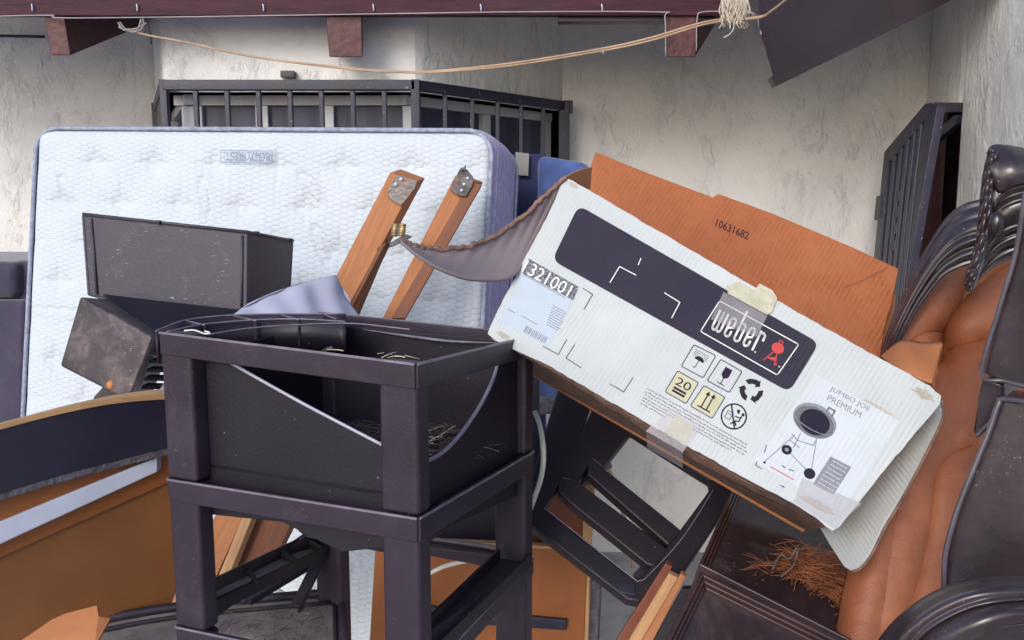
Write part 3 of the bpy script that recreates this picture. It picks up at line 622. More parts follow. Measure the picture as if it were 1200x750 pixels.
# pillow
pc = [P(176, 471, 1.70), P(393, 322, 2.0), P(470, 470, 1.98), P(250, 560, 1.75)]
pn = ((pc[1]-pc[0]).cross(pc[3]-pc[0])).normalized(); pn = pn if pn.y < 0 else -pn
def pillow_fn(sgn):
    def f(u, v):
        p = pc[0].lerp(pc[1], u).lerp(pc[3].lerp(pc[2], u), v)
        bow = .10*math.sin(math.pi*u)*(1-2*v)*math.sin(math.pi*abs(.5-v))        # edges bow outward a little
        p = p+(pc[0]-pc[3]).normalized()*bow*.55
        h = (math.sin(math.pi*u)*math.sin(math.pi*v))**.45*.075
        w = .007*math.sin(u*17+v*9+2*math.sin(v*5))*(1-abs(2*u-1))+.005*math.sin(v*23-u*12)+.004*math.sin(u*41+v*13)
        return p+pn*sgn*h+pn*w*sgn
    return f
pl_ = thing('pillow', 'pale lilac pillow squashed behind the black plastic rack', 'pillow', tuple(P(300, 470, 1.85)))
grid_mesh('pillowcase', pillow_fn(1), 80, 60, M['pillow'], pl_); grid_mesh('pillowcase_back', pillow_fn(-1), 40, 30, M['pillow'], pl_)

# ------------------------------------------------------------ left curved furniture carcass
dk = thing('curved_bed_base', 'upturned furniture carcass with curved blue black rail and brown board', 'furniture', (P(60, 700, 1.4).x, 1.4, .5))
topc = spline([Vector(p) for p in ((-60, 512, 0), (0, 497, 0), (60, 481, 0), (130, 467, 0), (200, 461, 0), (260, 462, 0))], 26)
botc = spline([Vector(p) for p in ((-60, 600, 0), (0, 578, 0), (60, 560, 0), (130, 541, 0), (200, 524, 0), (260, 512, 0))], 26)
yof = lambda x: 1.30+(x+60)/320*.28
def strip(nm, c1, c2, m, ext, yo=0, bevel=.001):
    pts = [P(p.x, p.y, yof(p.x)+yo) for p in c1]+[P(p.x, p.y, yof(p.x)+yo) for p in reversed(c2)]
    return slab(nm, pts, ext, M[m], dk, bevel=bevel)
up = lambda c, d: [Vector((p.x, p.y+d, 0)) for p in c]
strip('curved_rail', up(topc, 7), botc, 'blue_dark', Vector((.01, .04, 0)))
strip('edge_band', topc, up(topc, 7), 'wood_edge', Vector((.01, .045, 0)), -.002)
strip('rough_edge', up(botc, -.5), up(botc, 9), 'grey_edge', Vector((.01, .04, 0)), .004)
L1 = [Vector((-60, 600, 0)), Vector((210, 525, 0))]; L2 = [Vector((-60, 680, 0)), Vector((210, 560, 0))]
strip('side_board', L1, L2, 'orange_board', Vector((0, .02, 0)), .03)
for x, y in ((4, 590), (112, 560)): tube('peg_hole', [P(x, y, yof(x)+.028), P(x, y, yof(x)+.026)], .0042, M['steel'], dk, n=3, seg=12)
strip('metal_strip', [Vector((-60, 640, 0)), Vector((0, 612, 0)), Vector((184, 536, 0))], [Vector((-60, 664, 0)), Vector((0, 638, 0)), Vector((184, 553, 0))], 'ali', Vector((0, .02, 0)), .012, bevel=.0012)
strip('brown_board', [Vector((-60, 655, 0)), Vector((215, 535, 0))], [Vector((-60, 900, 0)), Vector((130, 900, 0)), Vector((206, 690, 0))], 'brown_board', Vector((0, .012, 0)), .036)
tag(slab('cardboard_scrap', [P(*p) for p in ((22, 752, 1.3), (60, 727, 1.32), (75, 719, 1.33), (114, 709, 1.34), (116, 722, 1.32), (130, 724, 1.34), (110, 760, 1.28))], .004, M['plain_tan']),
    'torn scrap of tan cardboard at the bottom left corner', 'cardboard')
# scratched shallow tray along the bottom
tr = thing('scratched_plastic_tray', 'scratched black plastic tray lying at the bottom left behind the rack legs', 'tray', tuple(P(230, 740, 1.5)))
trp = Plane(P(50, 742, 1.46), P(402, 694, 1.62), P(402, 800, 1.40))
slab('tray_floor', [trp.at(x, y) for x, y in ((46, 744), (200, 716), (402, 697), (406, 830), (-40, 830))], .01, M['dusty'], tr)
for c in (((46, 741), (200, 712), (402, 693)), ((56, 752), (200, 724), (388, 706))):
    tube('ridge', [trp.at(x, y, .006) for x, y in c], .009 if c[0][0] == 46 else .004, M['plastic'], tr, n=20, seg=8)
tube('ridge', [trp.at(x, y, .006) for x, y in ((400, 692), (404, 760), (406, 830))], .008, M['plastic'], tr, n=8, seg=8)
tube('ridge', [trp.at(x, y, .004) for x, y in ((392, 704), (393, 760), (394, 830))], .004, M['plastic'], tr, n=8, seg=8)
tube('ridge', [trp.at(x, y, .006) for x, y in ((350, 698), (350, 716))], .003, M['plastic'], tr, n=4, seg=8)
tube('ridge', [trp.at(x, y, .006) for x, y in ((112, 731), (108, 740))], .004, M['plastic'], tr, n=4, seg=8)

# ------------------------------------------------------------ black plastic rack
rk = thing('plastic_rack', 'tall black plastic storage rack standing nearest the camera', 'rack', (-.3, 1.3, 0))
Bc = Vector((P(488, 430, 1.10).x, 1.10, 0)); Ac = Vector((P(186, 390, 1.28).x, 1.28, 0))
uu = (Bc-Ac).normalized(); RW = (Bc-Ac).length; vv = Vector((-uu.y, uu.x, 0)); RL = .38
def rp(s, t, z): return Ac+uu*s+vv*t+Vector((0, 0, z))
# heights (top, middle, low) at the four corners A B C E
HT = {'A': (1.402, 1.180, .946), 'B': (1.389, 1.186, .965), 'C': (1.372, 1.174, .985), 'E': (1.386, 1.168, .985)}
cs = {'A': (0, 0), 'B': (RW, 0), 'C': (RW, RL), 'E': (0, RL)}
def leg(c):
    s, t = cs[c]; sx = 1 if s == 0 else -1; ty = 1 if t == 0 else -1; w = .058; d = .034
    z = HT[c]; 
    def ring(zz, g=0): return [rp(s-sx*g, t-ty*g, zz), rp(s+sx*(w+g*.0), t-ty*g, zz), rp(s+sx*w, t+ty*d, zz), rp(s-sx*g, t+ty*d, zz)]
    segs = [(z[0]-.001, z[1]+.001), (z[1]-.002, z[2]+.001), (z[2]-.002, .55)]
    for k, (za, zb) in enumerate(segs):
        a = ring(za); b = ring(zb); g = .0008*k
        V = a+b; mk('leg', V, [[0, 1, 2, 3], [7, 6, 5, 4], [0, 4, 5, 1], [1, 5, 6, 2], [2, 6, 7, 3], [3, 7, 4, 0]], M['plastic'], rk, bevel=.007, seg=3)
for c in 'ABCE': leg(c)
def rail(c1, c2, lev, h=.033, t=.004, out=.0015, dz=0):
    (s1, t1_), (s2, t2_) = cs[c1], cs[c2]; a = rp(s1, t1_, HT[c1][lev]+dz); b = rp(s2, t2_, HT[c2][lev]+dz)
    d = (b-a).normalized(); n_ = Vector((d.y, -d.x, 0)).normalized()
    cen = rp(RW/2, RL/2, 0)
    if n_.dot((a+b)/2-Vector((cen.x, cen.y, (a+b).z/2))) < 0: n_ = -n_
    a = a+n_*out+d*.002; b = b+n_*out-d*.002
    slab('rail', [a, b, b-Vector((0, 0, h)), a-Vector((0, 0, h))], -n_*(t+.006), M['plastic'], rk, bevel=.002)
    slab('rail_lip', [a+n_*.001+Vector((0, 0, .0015)), b+n_*.001+Vector((0, 0, .0015)), b-n_*.001+Vector((0, 0, .0015)), a-n_*.001+Vector((0, 0, .0015))], Vector((0, 0, -.003)), M['edge'], rk, bevel=0)
for l in (0, 1, 2):
    for c1, c2 in (('A', 'B'), ('B', 'C'), ('C', 'E'), ('E', 'A')):
        if l == 0 and (c1, c2) == ('E', 'A'): continue
        rail(c1, c2, l, h=.033 if l < 2 else .028)
# bowed left rim with cross ribs
outer = [(183, 388), (215, 376), (262, 370), (320, 368), (405, 368)]; inner = [(196, 389), (240, 380), (300, 375), (350, 374), (405, 377)]
inn2 = [(245, 392), (290, 385), (340, 381), (410, 379), (480, 386)]
def top(px, py, dz=0): return Pz(px, py, 1.395+dz)
oc = spline([Vector((*p, 0)) for p in outer], 30); ic = spline([Vector((*p, 0)) for p in inner], 30)
V = [top(p.x, p.y) for p in oc]+[top(p.x, p.y)-Vector((0, 0, .05)) for p in oc]
mk('rim_band', V, [[i, i+1, 31+i, 30+i] for i in range(29)], M['plastic'], rk, smooth=True, solid=.003)
for c in (outer, inner): tube('rim_edge', [top(*p) for p in c], .0016, M['edge'], rk, n=30, seg=6)
tube('rim_edge', [top(*p) for p in inn2], .0013, M['edge'], rk, n=30, seg=6)
V = [top(p.x, p.y) for p in ic]+[top(p.x, p.y)-Vector((0, 0, .05)) for p in ic]
mk('rim_band', V, [[i, i+1, 31+i, 30+i] for i in range(29)], M['plastic_dark'], rk, smooth=True, solid=.003)
for a, b in (((218, 376), (240, 381)), ((272, 369.5), (300, 376)), ((326, 368), (350, 374.5)), ((378, 368), (394, 374))):
    pa, pb = top(*a), top(*b); slab('rib', [pa, pb, pb-Vector((0, 0, .045)), pa-Vector((0, 0, .045))], .002, M['plastic'], rk, bevel=0)
    tube('rim_edge', [pa, pb], .0014, M['edge'], rk, n=3, seg=6)
# little wire loop at left front corner
px_tube('wire_loop', [(216, 387.5, 1.245), (228, 387, 1.24), (240, 391, 1.235), (246, 390, 1.23), (240, 388, 1.235)], .0013, M['cord'], rk, n=20, seg=6)
# low-tier braces
def pbar(nm, a, b, w, m='plastic', par=rk, h=None): return beam(nm, P(*a), P(*b), w, h or w*.6, M[m], par, bevel=.002)
def channel(a, b, c, d, Ya, Yb, ribs, par, floor='bin'):
    """U-channel seen from above: outline px a-b-c-d (a,b at depth Ya; c,d at depth Yb)"""
    pts = [P(*a, Ya), P(*d, Yb), P(*c, Yb), P(*b, Ya)]
    slab('brace_floor', [p+Vector((0, .004, -.008)) for p in pts], .003, M[floor], par, bevel=0)
    for p, q in ((pts[0], pts[1]), (pts[3], pts[2])): beam('brace_wall', p, q, .005, .022, M['plastic_dark'], par, bevel=.001)
    for k in ribs: p = pts[0].lerp(pts[1], k); q = pts[3].lerp(pts[2], k); beam('rib', p, q, .004, .018, M['plastic_dark'], par, bevel=.001)
channel((246, 688), (250, 712), (392, 641), (366, 630), 1.30, 1.60, (.3, .64, .9), rk, 'dusty')
pbar('brace', (290, 705, 1.5), (372, 656, 1.62), .02, 'plastic_dark'); pbar('brace', (347, 712, 1.5), (382, 640, 1.6), .02, 'plastic')
channel((492, 742), (512, 762), (622, 655), (585, 650), 1.14, 1.42, (), rk, 'plastic')
pbar('brace', (490, 640, 1.50), (590, 652, 1.45), .018, 'plastic'); pbar('brace', (490, 629, 1.52), (590, 642, 1.46), .008, 'edge')

# bin inside the rack (slanted cut edges)
bn = thing('rack_bin', 'black plastic bin with slanted openings sitting in the top of the rack', 'bin', (-.3, 1.3, 1.1))
i_ = .03
fpl = Plane(rp(0, i_, 0), rp(RW, i_, 0), rp(0, i_, 1)); spl = Plane(rp(RW-i_*.5, 0, 0), rp(RW-i_*.5, RL, 0), rp(RW-i_*.5, 0, 1))
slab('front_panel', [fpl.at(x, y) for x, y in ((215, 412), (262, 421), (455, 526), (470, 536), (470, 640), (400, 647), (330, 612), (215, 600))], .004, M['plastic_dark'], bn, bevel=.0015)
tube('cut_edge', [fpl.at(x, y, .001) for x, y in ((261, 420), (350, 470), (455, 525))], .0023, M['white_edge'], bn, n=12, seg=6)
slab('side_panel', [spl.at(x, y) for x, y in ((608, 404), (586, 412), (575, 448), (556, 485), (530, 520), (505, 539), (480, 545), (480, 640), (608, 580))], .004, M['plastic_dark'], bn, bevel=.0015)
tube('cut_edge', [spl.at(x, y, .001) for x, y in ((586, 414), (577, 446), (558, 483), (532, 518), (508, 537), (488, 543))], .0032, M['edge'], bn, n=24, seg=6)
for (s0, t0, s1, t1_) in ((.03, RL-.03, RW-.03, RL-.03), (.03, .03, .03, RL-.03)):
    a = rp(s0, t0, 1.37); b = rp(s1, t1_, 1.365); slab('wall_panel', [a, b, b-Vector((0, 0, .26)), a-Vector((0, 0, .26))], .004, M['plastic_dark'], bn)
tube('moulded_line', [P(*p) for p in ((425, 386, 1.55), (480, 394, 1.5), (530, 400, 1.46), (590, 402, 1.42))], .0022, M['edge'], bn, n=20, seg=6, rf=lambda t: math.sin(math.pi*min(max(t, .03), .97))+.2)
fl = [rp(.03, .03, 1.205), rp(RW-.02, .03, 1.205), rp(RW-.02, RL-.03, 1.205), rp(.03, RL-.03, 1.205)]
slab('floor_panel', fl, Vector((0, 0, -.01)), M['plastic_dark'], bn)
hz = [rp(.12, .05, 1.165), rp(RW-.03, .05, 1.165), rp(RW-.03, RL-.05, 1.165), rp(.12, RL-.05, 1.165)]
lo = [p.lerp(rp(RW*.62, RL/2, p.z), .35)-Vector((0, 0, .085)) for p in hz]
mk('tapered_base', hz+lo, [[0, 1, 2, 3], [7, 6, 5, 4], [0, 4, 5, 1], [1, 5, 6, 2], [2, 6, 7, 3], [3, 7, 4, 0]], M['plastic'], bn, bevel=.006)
# litter in the bin
def twigs(name, n, cen, rad, zf, L0, r0, m, label, cat, updown=.25, parent=None, box=None):
    V = []; Fs = []
    for k in range(n):
        if box: c = box(random.random(), random.random())
        else:
            q = random.random()*6.283; rr = math.sqrt(random.random()); c = cen+Vector((rad[0]*rr*math.cos(q), rad[1]*rr*math.sin(q), 0))
        h = zf(c); c = c+Vector((0, 0, h)); L_ = L0*random.uniform(.4, 1.1); q = random.random()*6.283
        d = Vector((math.cos(q), math.sin(q), random.uniform(-updown, updown))).normalized()*L_; bend = Vector((random.uniform(-1, 1), random.uniform(-1, 1), random.uniform(-.3, 1)))*L_*.07
        s = d.cross(Vector((0, 0, 1))).normalized()*r0; u = Vector((0, 0, r0)); k0 = len(V)
        for t in (-.5, -.17, .17, .5):
            p = c+d*t+bend*(1-4*t*t); rt = 1-.5*(t+.5)
            V += [p+s*rt, p-s*.5*rt+u*rt, p-s*.5*rt-u*rt]
        for j in range(3):
            for a_, b_ in ((0, 1), (1, 2), (2, 0)): Fs.append([k0+j*3+a_, k0+j*3+b_, k0+j*3+3+b_, k0+j*3+3+a_])
    o = mk(name, V, Fs, m, parent); tag(o, label, cat, kind='stuff'); return o
twigs('leaf_litter', 700, rp(.28, .2, 1.21), (.15, .13), lambda c: random.random()*.012, .035, .0007, M['debris'], 'dry twigs and leaf litter on the floor of the black rack bin', 'leaf litter')
twigs('dry_stalks', 16, rp(RW-.09, .15, 1.225), (.03, .04), lambda c: random.random()*.03, .09, .0007, M['string'], 'few pale dry grass stalks in the right corner of the black rack bin', 'dry grass', .6)

twigs('tray_litter', 130, None, None, lambda c: random.random()*.006, .03, .0007, M['debris'], 'scattered twigs and crumbs on the scratched tray at the bottom left', 'leaf litter', .2, box=lambda u, v: trp.at(215+170*u, 712+45*v, .008))
twigs('rim_litter', 9, None, None, lambda c: random.random()*.004, .03, .0006, M['string'], 'few dry stalks caught on the near rim of the black rack', 'dry grass', .4, box=lambda u, v: rp(RW*(.6+.38*u), .012+.02*v, HT['B'][0]+.002))
# ------------------------------------------------------------ tipped second rack under the box
r2 = thing('tipped_rack', 'second black plastic rack tipped over under the cardboard box', 'rack', tuple(P(760, 700, 1.6)))
k2 = Plane(P(620, 600, 1.62), P(755, 700, 1.50), P(690, 470, 1.80))
def kp(nm, pts, t=.035, m='plastic_dark', off=0): return slab(nm, [k2.at(x, y, off) for x, y in pts], t, M[m], r2, bevel=.005, seg=3)
kp('rail', ((622, 588), (638, 595), (735, 672), (752, 680), (752, 706), (735, 703), (616, 612)), .03)
kp('rail', ((655, 560), (672, 560), (782, 642), (775, 668), (757, 661), (668, 590), (654, 576)), .03)
kp('rail', ((690, 533), (703, 544), (800, 622), (784, 640), (688, 556)), .03)
kp('end_plate', ((716, 478), (735, 490), (836, 546), (866, 566), (863, 578), (792, 684), (748, 706), (746, 680), (790, 630), (833, 572), (832, 563), (806, 547), (740, 505), (706, 548), (690, 536)), .03)
kp('upright', ((668, 445), (694, 470), (664, 555), (636, 598), (614, 590), (640, 500), (655, 452)), .03)
kp('upright', ((700, 470), (722, 484), (694, 540), (676, 566), (656, 560), (672, 520)), .03)
kp('upright', ((606, 400), (632, 430), (634, 590), (612, 615), (604, 560)), .04, off=-.06)
slab('cross_bar', [k2.at(x, y, -.035) for x, y in ((792, 622), (812, 640), (760, 690), (742, 672))], .02, M['plastic'], r2)
slab('cross_bar', [k2.at(x, y, -.035) for x, y in ((660, 552), (704, 540), (708, 556), (668, 574))], .02, M['plastic'], r2)
slab('socket', [k2.at(x, y, .003) for x, y in ((722, 680), (744, 684), (746, 698), (726, 694))], .004, M['blue_dark'], r2)
tube('lip', [k2.at(x, y, .002) for x, y in ((638, 595), (735, 672), (750, 680), (762, 672), (800, 630), (836, 574))], .0012, M['edge'], r2, n=40, seg=5)
tag(slab('grey_bracket', [P(*p) for p in ((628, 466, 2.2), (700, 472, 2.2), (700, 482, 2.2), (632, 486, 2.2))], .03, M['grey_edge']), 'grey metal bar glimpsed behind the tipped rack uprights', 'bar')
tag(slab('plastic_wedge', [P(*p) for p in ((690, 540, 2.4), (716, 542, 2.4), (718, 548, 2.4), (700, 558, 2.4), (688, 556, 2.4))], .04, M['inkmid']), 'small grey plastic wedge in front of the pale wall', 'wedge')
tag(slab('orange_strap', [P(*p) for p in ((693, 478, 1.9), (704, 482, 1.9), (692, 506, 1.9), (688, 500, 1.9))], .003, M['orange']), 'bright orange strap end between the black rack bars', 'strap')

# cords
def cord(label, pts, r=.004, m='cord', name='power_cord', **k): return tag(px_tube(name, pts, r, M[m], None, **k), label, 'cord')
cord('white cord hanging in an arc right of the rack', [(627, 482, 1.56), (633, 500, 1.54), (637, 530, 1.52), (634, 560, 1.52), (621, 598, 1.54)], .0048)
cord('short white cord behind the gap beside the rack back leg', [(578, 446, 1.9), (590, 436, 1.9), (604, 422, 1.9)], .006)
cord('white cord end low in the gap beside the rack back leg', [(575, 520, 1.9), (590, 506, 1.9), (606, 500, 1.9)], .006)
cord('white cord crossing in front of the orange drawer panel', [(470, 692, 1.72), (492, 679, 1.72), (520, 664, 1.72), (556, 656, 1.74), (580, 656, 1.78)], .0046)
cord('white cord curling under the lower rack braces', [(286, 688, 1.6), (300, 685, 1.6), (316, 687, 1.6), (334, 697, 1.6)], .005)
cord('thin brown stem running down in front of the pale wall', [(698, 520, 2.6), (712, 546, 2.6), (727, 590, 2.6), (737, 630, 2.6), (742, 665, 2.6)], .0055, 'cable', 'twig')

# ------------------------------------------------------------ orange drawer cabinet at the bottom centre
ob = thing('orange_cabinet', 'orange veneered cabinet side with a black drawer runner', 'cabinet', (P(590, 700, 1.85).x, 1.9, 0))
opl = Plane(P(490, 640, 1.9), P(690, 645, 1.8), P(490, 750, 1.9))
slab('side_panel', [opl.at(x, y) for x, y in ((440, 632), (560, 638), (662, 642), (688, 660), (682, 800), (430, 800))], .02, M['orange_board'], ob)
slab('top_edge', [opl.at(x, y, .001) for x, y in ((480, 633), (560, 636), (664, 641), (664, 644), (560, 640), (480, 636))], .018, M['wood_edge'], ob, bevel=0)
slab('edge_board', [opl.at(x, y, -.004) for x, y in ((684, 560), (696, 574), (692, 640), (688, 800), (676, 800), (682, 660))], .02, M['wood_edge'], ob)
slab('side_board', [opl.at(x, y, -.02) for x, y in ((688, 660), (704, 668), (698, 800), (684, 800))], .03, M['grey_edge'], ob)
rn = slab('drawer_runner', [opl.at(x, y, .012) for x, y in ((486, 708), (520, 714), (664, 727), (663, 739), (560, 732), (486, 722))], .012, M['steel'], ob)
tube('screw', [opl.at(617, 728, .012), opl.at(617, 728, .016)], .004, M['ali'], rn, n=3, seg=10)
slab('inner_board', [opl.at(x, y, -.05) for x, y in ((600, 596), (690, 540), (698, 600), (676, 660), (600, 645))], .02, M['redwood'], ob)
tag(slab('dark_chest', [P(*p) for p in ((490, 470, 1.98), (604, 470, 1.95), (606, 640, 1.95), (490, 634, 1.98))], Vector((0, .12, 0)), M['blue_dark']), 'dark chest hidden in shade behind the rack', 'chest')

# ------------------------------------------------------------ stack of drawers and boards bottom right
wd = [('red_brown_board', ((716, 760), (780, 660), (788, 664), (728, 768)), 1.42, 'redwood', 'red brown board edge, leftmost of the slanting boards at the bottom'),
      ('pale_board', ((728, 765), (784, 672), (796, 678), (742, 768)), 1.41, 'wood_edge', 'thick pale wood board edge among the slanting boards at the bottom'),
      ('thin_pale_board', ((744, 765), (798, 672), (804, 676), (756, 768)), 1.40, 'wood_l', 'thin pale board edge right of the thick pale one'),
      ('black_strip', ((757, 768), (800, 690), (818, 690), (792, 768)), 1.40, 'plastic_dark', 'black strip wedged between pale boards and dark drawer'),
      ('orange_board', ((770, 768), (818, 672), (836, 640), (842, 660), (800, 768)), 1.44, 'orange_board', 'orange board edge beside the dark drawers')]
for nm, pts, Y_, m, lb in wd:
    tag(slab(nm, [P(x, y, Y_+(750-y)*.0004) for x, y in pts], Vector((.004, .014, 0)), M[m], bevel=.001), lb, 'board')
def tray(name, label, pl, outer, border, wall_h, parentmat='traydark'):
    t = thing(name, label, 'drawer', tuple(pl.at(*outer[0])), group='dark panelled drawers at the bottom right')
    N = len(outer); cen = Vector((sum(p[0] for p in outer)/N, sum(p[1] for p in outer)/N))
    slab('panel', [pl.at(x, y, -.012) for x, y in outer], .006, M['tray'], t, bevel=0)
    O = [pl.at(*p) for p in outer]; c3 = sum(O, Vector((0, 0, 0)))/N
    for i in range(N):
        a, b = O[i], O[(i+1) % N]; d = (b-a).normalized(); inw = pl.n.cross(d); inw = inw if inw.dot(c3-a) > 0 else -inw
        for w0, w1, h in ((0, border*.38, .006), (border*.38, border*.7, .001), (border*.7, border, -.004)):
            slab('moulding', [a+inw*w0+pl.n*h+d*w0, b+inw*w0+pl.n*h-d*w0, b+inw*w1+pl.n*h-d*w1, a+inw*w1+pl.n*h+d*w1], .014+h+(wall_h if w0 == 0 else 0), M[parentmat], t, bevel=.0018, seg=2)
    return t
pa = Plane(P(868, 560, 1.62), P(1060, 640, 1.50), P(812, 668, 1.34))
tray('shallow_drawer', 'upper dark wooden drawer holding the brown pine needles', pa, ((866, 556), (1080, 640), (1010, 762), (818, 664)), .016, .05)
slab_ = slab('red_rail', [pa.at(x, y, -.02) for x, y in ((822, 676), (1000, 760), (1000, 780), (815, 690))], .03, M['redwood']); tag(slab_, 'glossy red brown rail between the two dark drawers', 'rail')
pb = Plane(P(822, 672, 1.27), P(1000, 758, 1.20), P(772, 770, 1.14))
tray('shallow_drawer', 'lower dark wooden drawer with scratched panel at the bottom edge', pb, ((820, 672), (1040, 780), (980, 900), (768, 775)), .017, .03)
def needle_box(u, v):
    x = 915+95*u**.8; y = 652+(8+48*v)*(.3+.9*u)+8*u
    return pa.at(min(x, 1003), y, .0)
twigs('pine_needles', 700, None, None, lambda c: random.random()**2*.035-.004, .06, .0006, M['needle'], 'heap of dry brown pine needles in the upper dark drawer', 'pine needles', .5, box=needle_box)
def needle_box2(u, v): return pa.at(878+60*u, 655+16*v+12*u, -.004)
twigs('scattered_needles', 40, None, None, lambda c: random.random()*.008, .045, .0006, M['needle'], 'few loose pine needles straying left of the heap', 'pine needles', .25, box=needle_box2)
px_tube('dry_root', [(905, 668, 1.36), (915, 650, 1.38), (925, 655, 1.37), (935, 640, 1.38), (930, 662, 1.36), (915, 676, 1.35)], .0022, M['debris'], None, n=30, seg=5)
tag(bpy.data.objects['dry_root'], 'dark curled dry root beside the pine needles', 'root')

# ------------------------------------------------------------ leather chair with carved frame
lc = thing('leather_armchair', 'tan buttoned leather armchair with carved dark lacquered frame, tipped at the right', 'armchair', (P(1120, 700, 1.3).x, 1.3, .3))
rows = [(286, 1160, 1215), (300, 1135, 1215), (318, 1104, 1215), (345, 1080, 1215), (380, 1062, 1215), (400, 1050, 1215), (430, 1046, 1215), (470, 1050, 1215), (520, 1048, 1215), (560, 1035, 1210), (600, 1018, 1180), (640, 1008, 1160), (668, 1000, 1160), (700, 993, 1165), (730, 988, 1170), (790, 974, 1200)]
ry = np.array([r_[0] for r_ in rows]); rl = np.array([r_[1] for r_ in rows]); rr_ = np.array([r_[2] for r_ in rows])
creases = [((( 1138, 312), (1128, 340), (1112, 370), (1104, 395), (1105, 425)), .05, 13), (((1190, 308), (1165, 322), (1140, 345), (1118, 372), (1104, 400)), .035, 10),
           (((1106, 425), (1120, 410), (1150, 400), (1175, 396)), .05, 13), (((1064, 404), (1078, 392), (1098, 388), (1106, 400)), .03, 9), (((1104, 400), (1098, 425), (1088, 448), (1075, 480)), .03, 12),
           (((1134, 524), (1110, 534), (1096, 555), (1092, 578), (1091, 600), (1084, 640), (1072, 690), (1055, 735), (1040, 780)), .016, 8), (((1150, 400), (1150, 470), (1140, 540)), .012, 14), (((1050, 600), (1035, 700), (1020, 790)), .010, 26)]
def crease_field(X_, Y_):
    T = np.zeros_like(X_)
    for pts, dep, w in creases:
        D_ = np.full_like(X_, 1e9)
        sp = spline([Vector((*p, 0)) for p in pts], 14)
        for a, b in zip(sp[:-1], sp[1:]):
            dx, dy = b.x-a.x, b.y-a.y; t = np.clip(((X_-a.x)*dx+(Y_-a.y)*dy)/(dx*dx+dy*dy), 0, 1)
            D_ = np.minimum(D_, np.hypot(X_-a.x-t*dx, Y_-a.y-t*dy))
        T += dep*np.exp(-np.sqrt(D_*D_+3)/w)
    return T
nu, nv = 90, 190
ys = np.linspace(286, 790, nv+1); XL = np.interp(ys, ry, rl); XR = np.interp(ys, ry, rr_); t = np.linspace(0, 1, nu+1)
XX = XL[:, None]+(XR-XL)[:, None]*t[None]; YY = np.repeat(ys[:, None], nu+1, 1)
DD = 1.55-(YY-286)/500*.34+crease_field(XX, YY)+.05*np.exp(-(XX-XL[:, None])/12)-.02*np.sin((YY-286)/500*math.pi)+.006*fbm(XX/40, YY/60, 3, 8)+.0006*np.abs(fbm(XX/16+YY/30, YY/26, 3, 31)-.45)*4
vs = [P(XX[i, j], YY[i, j], DD[i, j]) for i in range(nv+1) for j in range(nu+1)]
Fs = [[i*(nu+1)+j, i*(nu+1)+j+1, (i+1)*(nu+1)+j+1, (i+1)*(nu+1)+j] for i in range(nv) for j in range(nu)]
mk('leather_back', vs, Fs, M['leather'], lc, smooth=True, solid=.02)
ridge3 = lambda t, s: .020*math.sin(math.pi*t**.8)+.0045*(math.cos(t*30) if t > .5 else .0)+(.006*math.cos(t*26) if t < .24 else 0)
ribbon('arched_frame', [(1030, 425, 1.50), (1044, 380, 1.50), (1066, 330, 1.50), (1088, 288, 1.49), (1108, 257, 1.48), (1130, 240, 1.46), (1160, 232, 1.44)],
       [(1044, 422, 1.46), (1056, 396, 1.45), (1076, 360, 1.44), (1102, 326, 1.43), (1122, 314, 1.42), (1142, 308, 1.41), (1165, 304, 1.40)], ridge3, M['lacquer'], lc, n=70, m=24)
# carved crest
ribbon('carved_crest', [(1160, 174, 1.31), (1153, 204, 1.31), (1148, 246, 1.305), (1143, 288, 1.30), (1131, 328, 1.30), (1134, 340, 1.30)],
       [(1170, 180, 1.30), (1166, 206, 1.30), (1164, 236, 1.295), (1160, 276, 1.295), (1150, 312, 1.295), (1139, 341, 1.30)], lambda t, s: .012*math.sin(math.pi*t)+.0022*math.sin(s*60+t*7)+.002*math.cos(t*16), M['lacquer'], lc, n=110, m=22)
ribbon('crest_top', [(1157, 180, 1.32), (1164, 171, 1.32), (1185, 172, 1.31), (1215, 178, 1.30)], [(1164, 215, 1.30), (1172, 226, 1.29), (1190, 218, 1.28), (1215, 214, 1.28)], lambda t, s: .018*math.sin(math.pi*t), M['lacquer'], lc, n=40, m=14)
ribbon('crest_arch', [(1148, 312, 1.315), (1156, 268, 1.305), (1168, 234, 1.30), (1188, 219, 1.29), (1220, 213, 1.28)], [(1138, 340, 1.34), (1152, 322, 1.33), (1170, 309, 1.32), (1192, 301, 1.31), (1220, 297, 1.30)],
       lambda t, s: .022*math.sin(math.pi*t**.9)+.004*(math.cos(t*34) if t > .55 else 0)+(.005*math.cos(t*28) if t < .22 else 0), M['lacquer'], lc, n=70, m=48)
V = []; 
bead = bmesh.new(); bmesh.ops.create_uvsphere(bead, u_segments=16, v_segments=10, radius=.012); c = P(1167, 262, 1.275)
mk('carved_boss', [Vector((v.co.x*.9, v.co.y, v.co.z*1.5))+c for v in bead.verts], [[v.index for v in f.verts] for f in bead.faces], M['lacquer'], lc, smooth=True); bead.free()
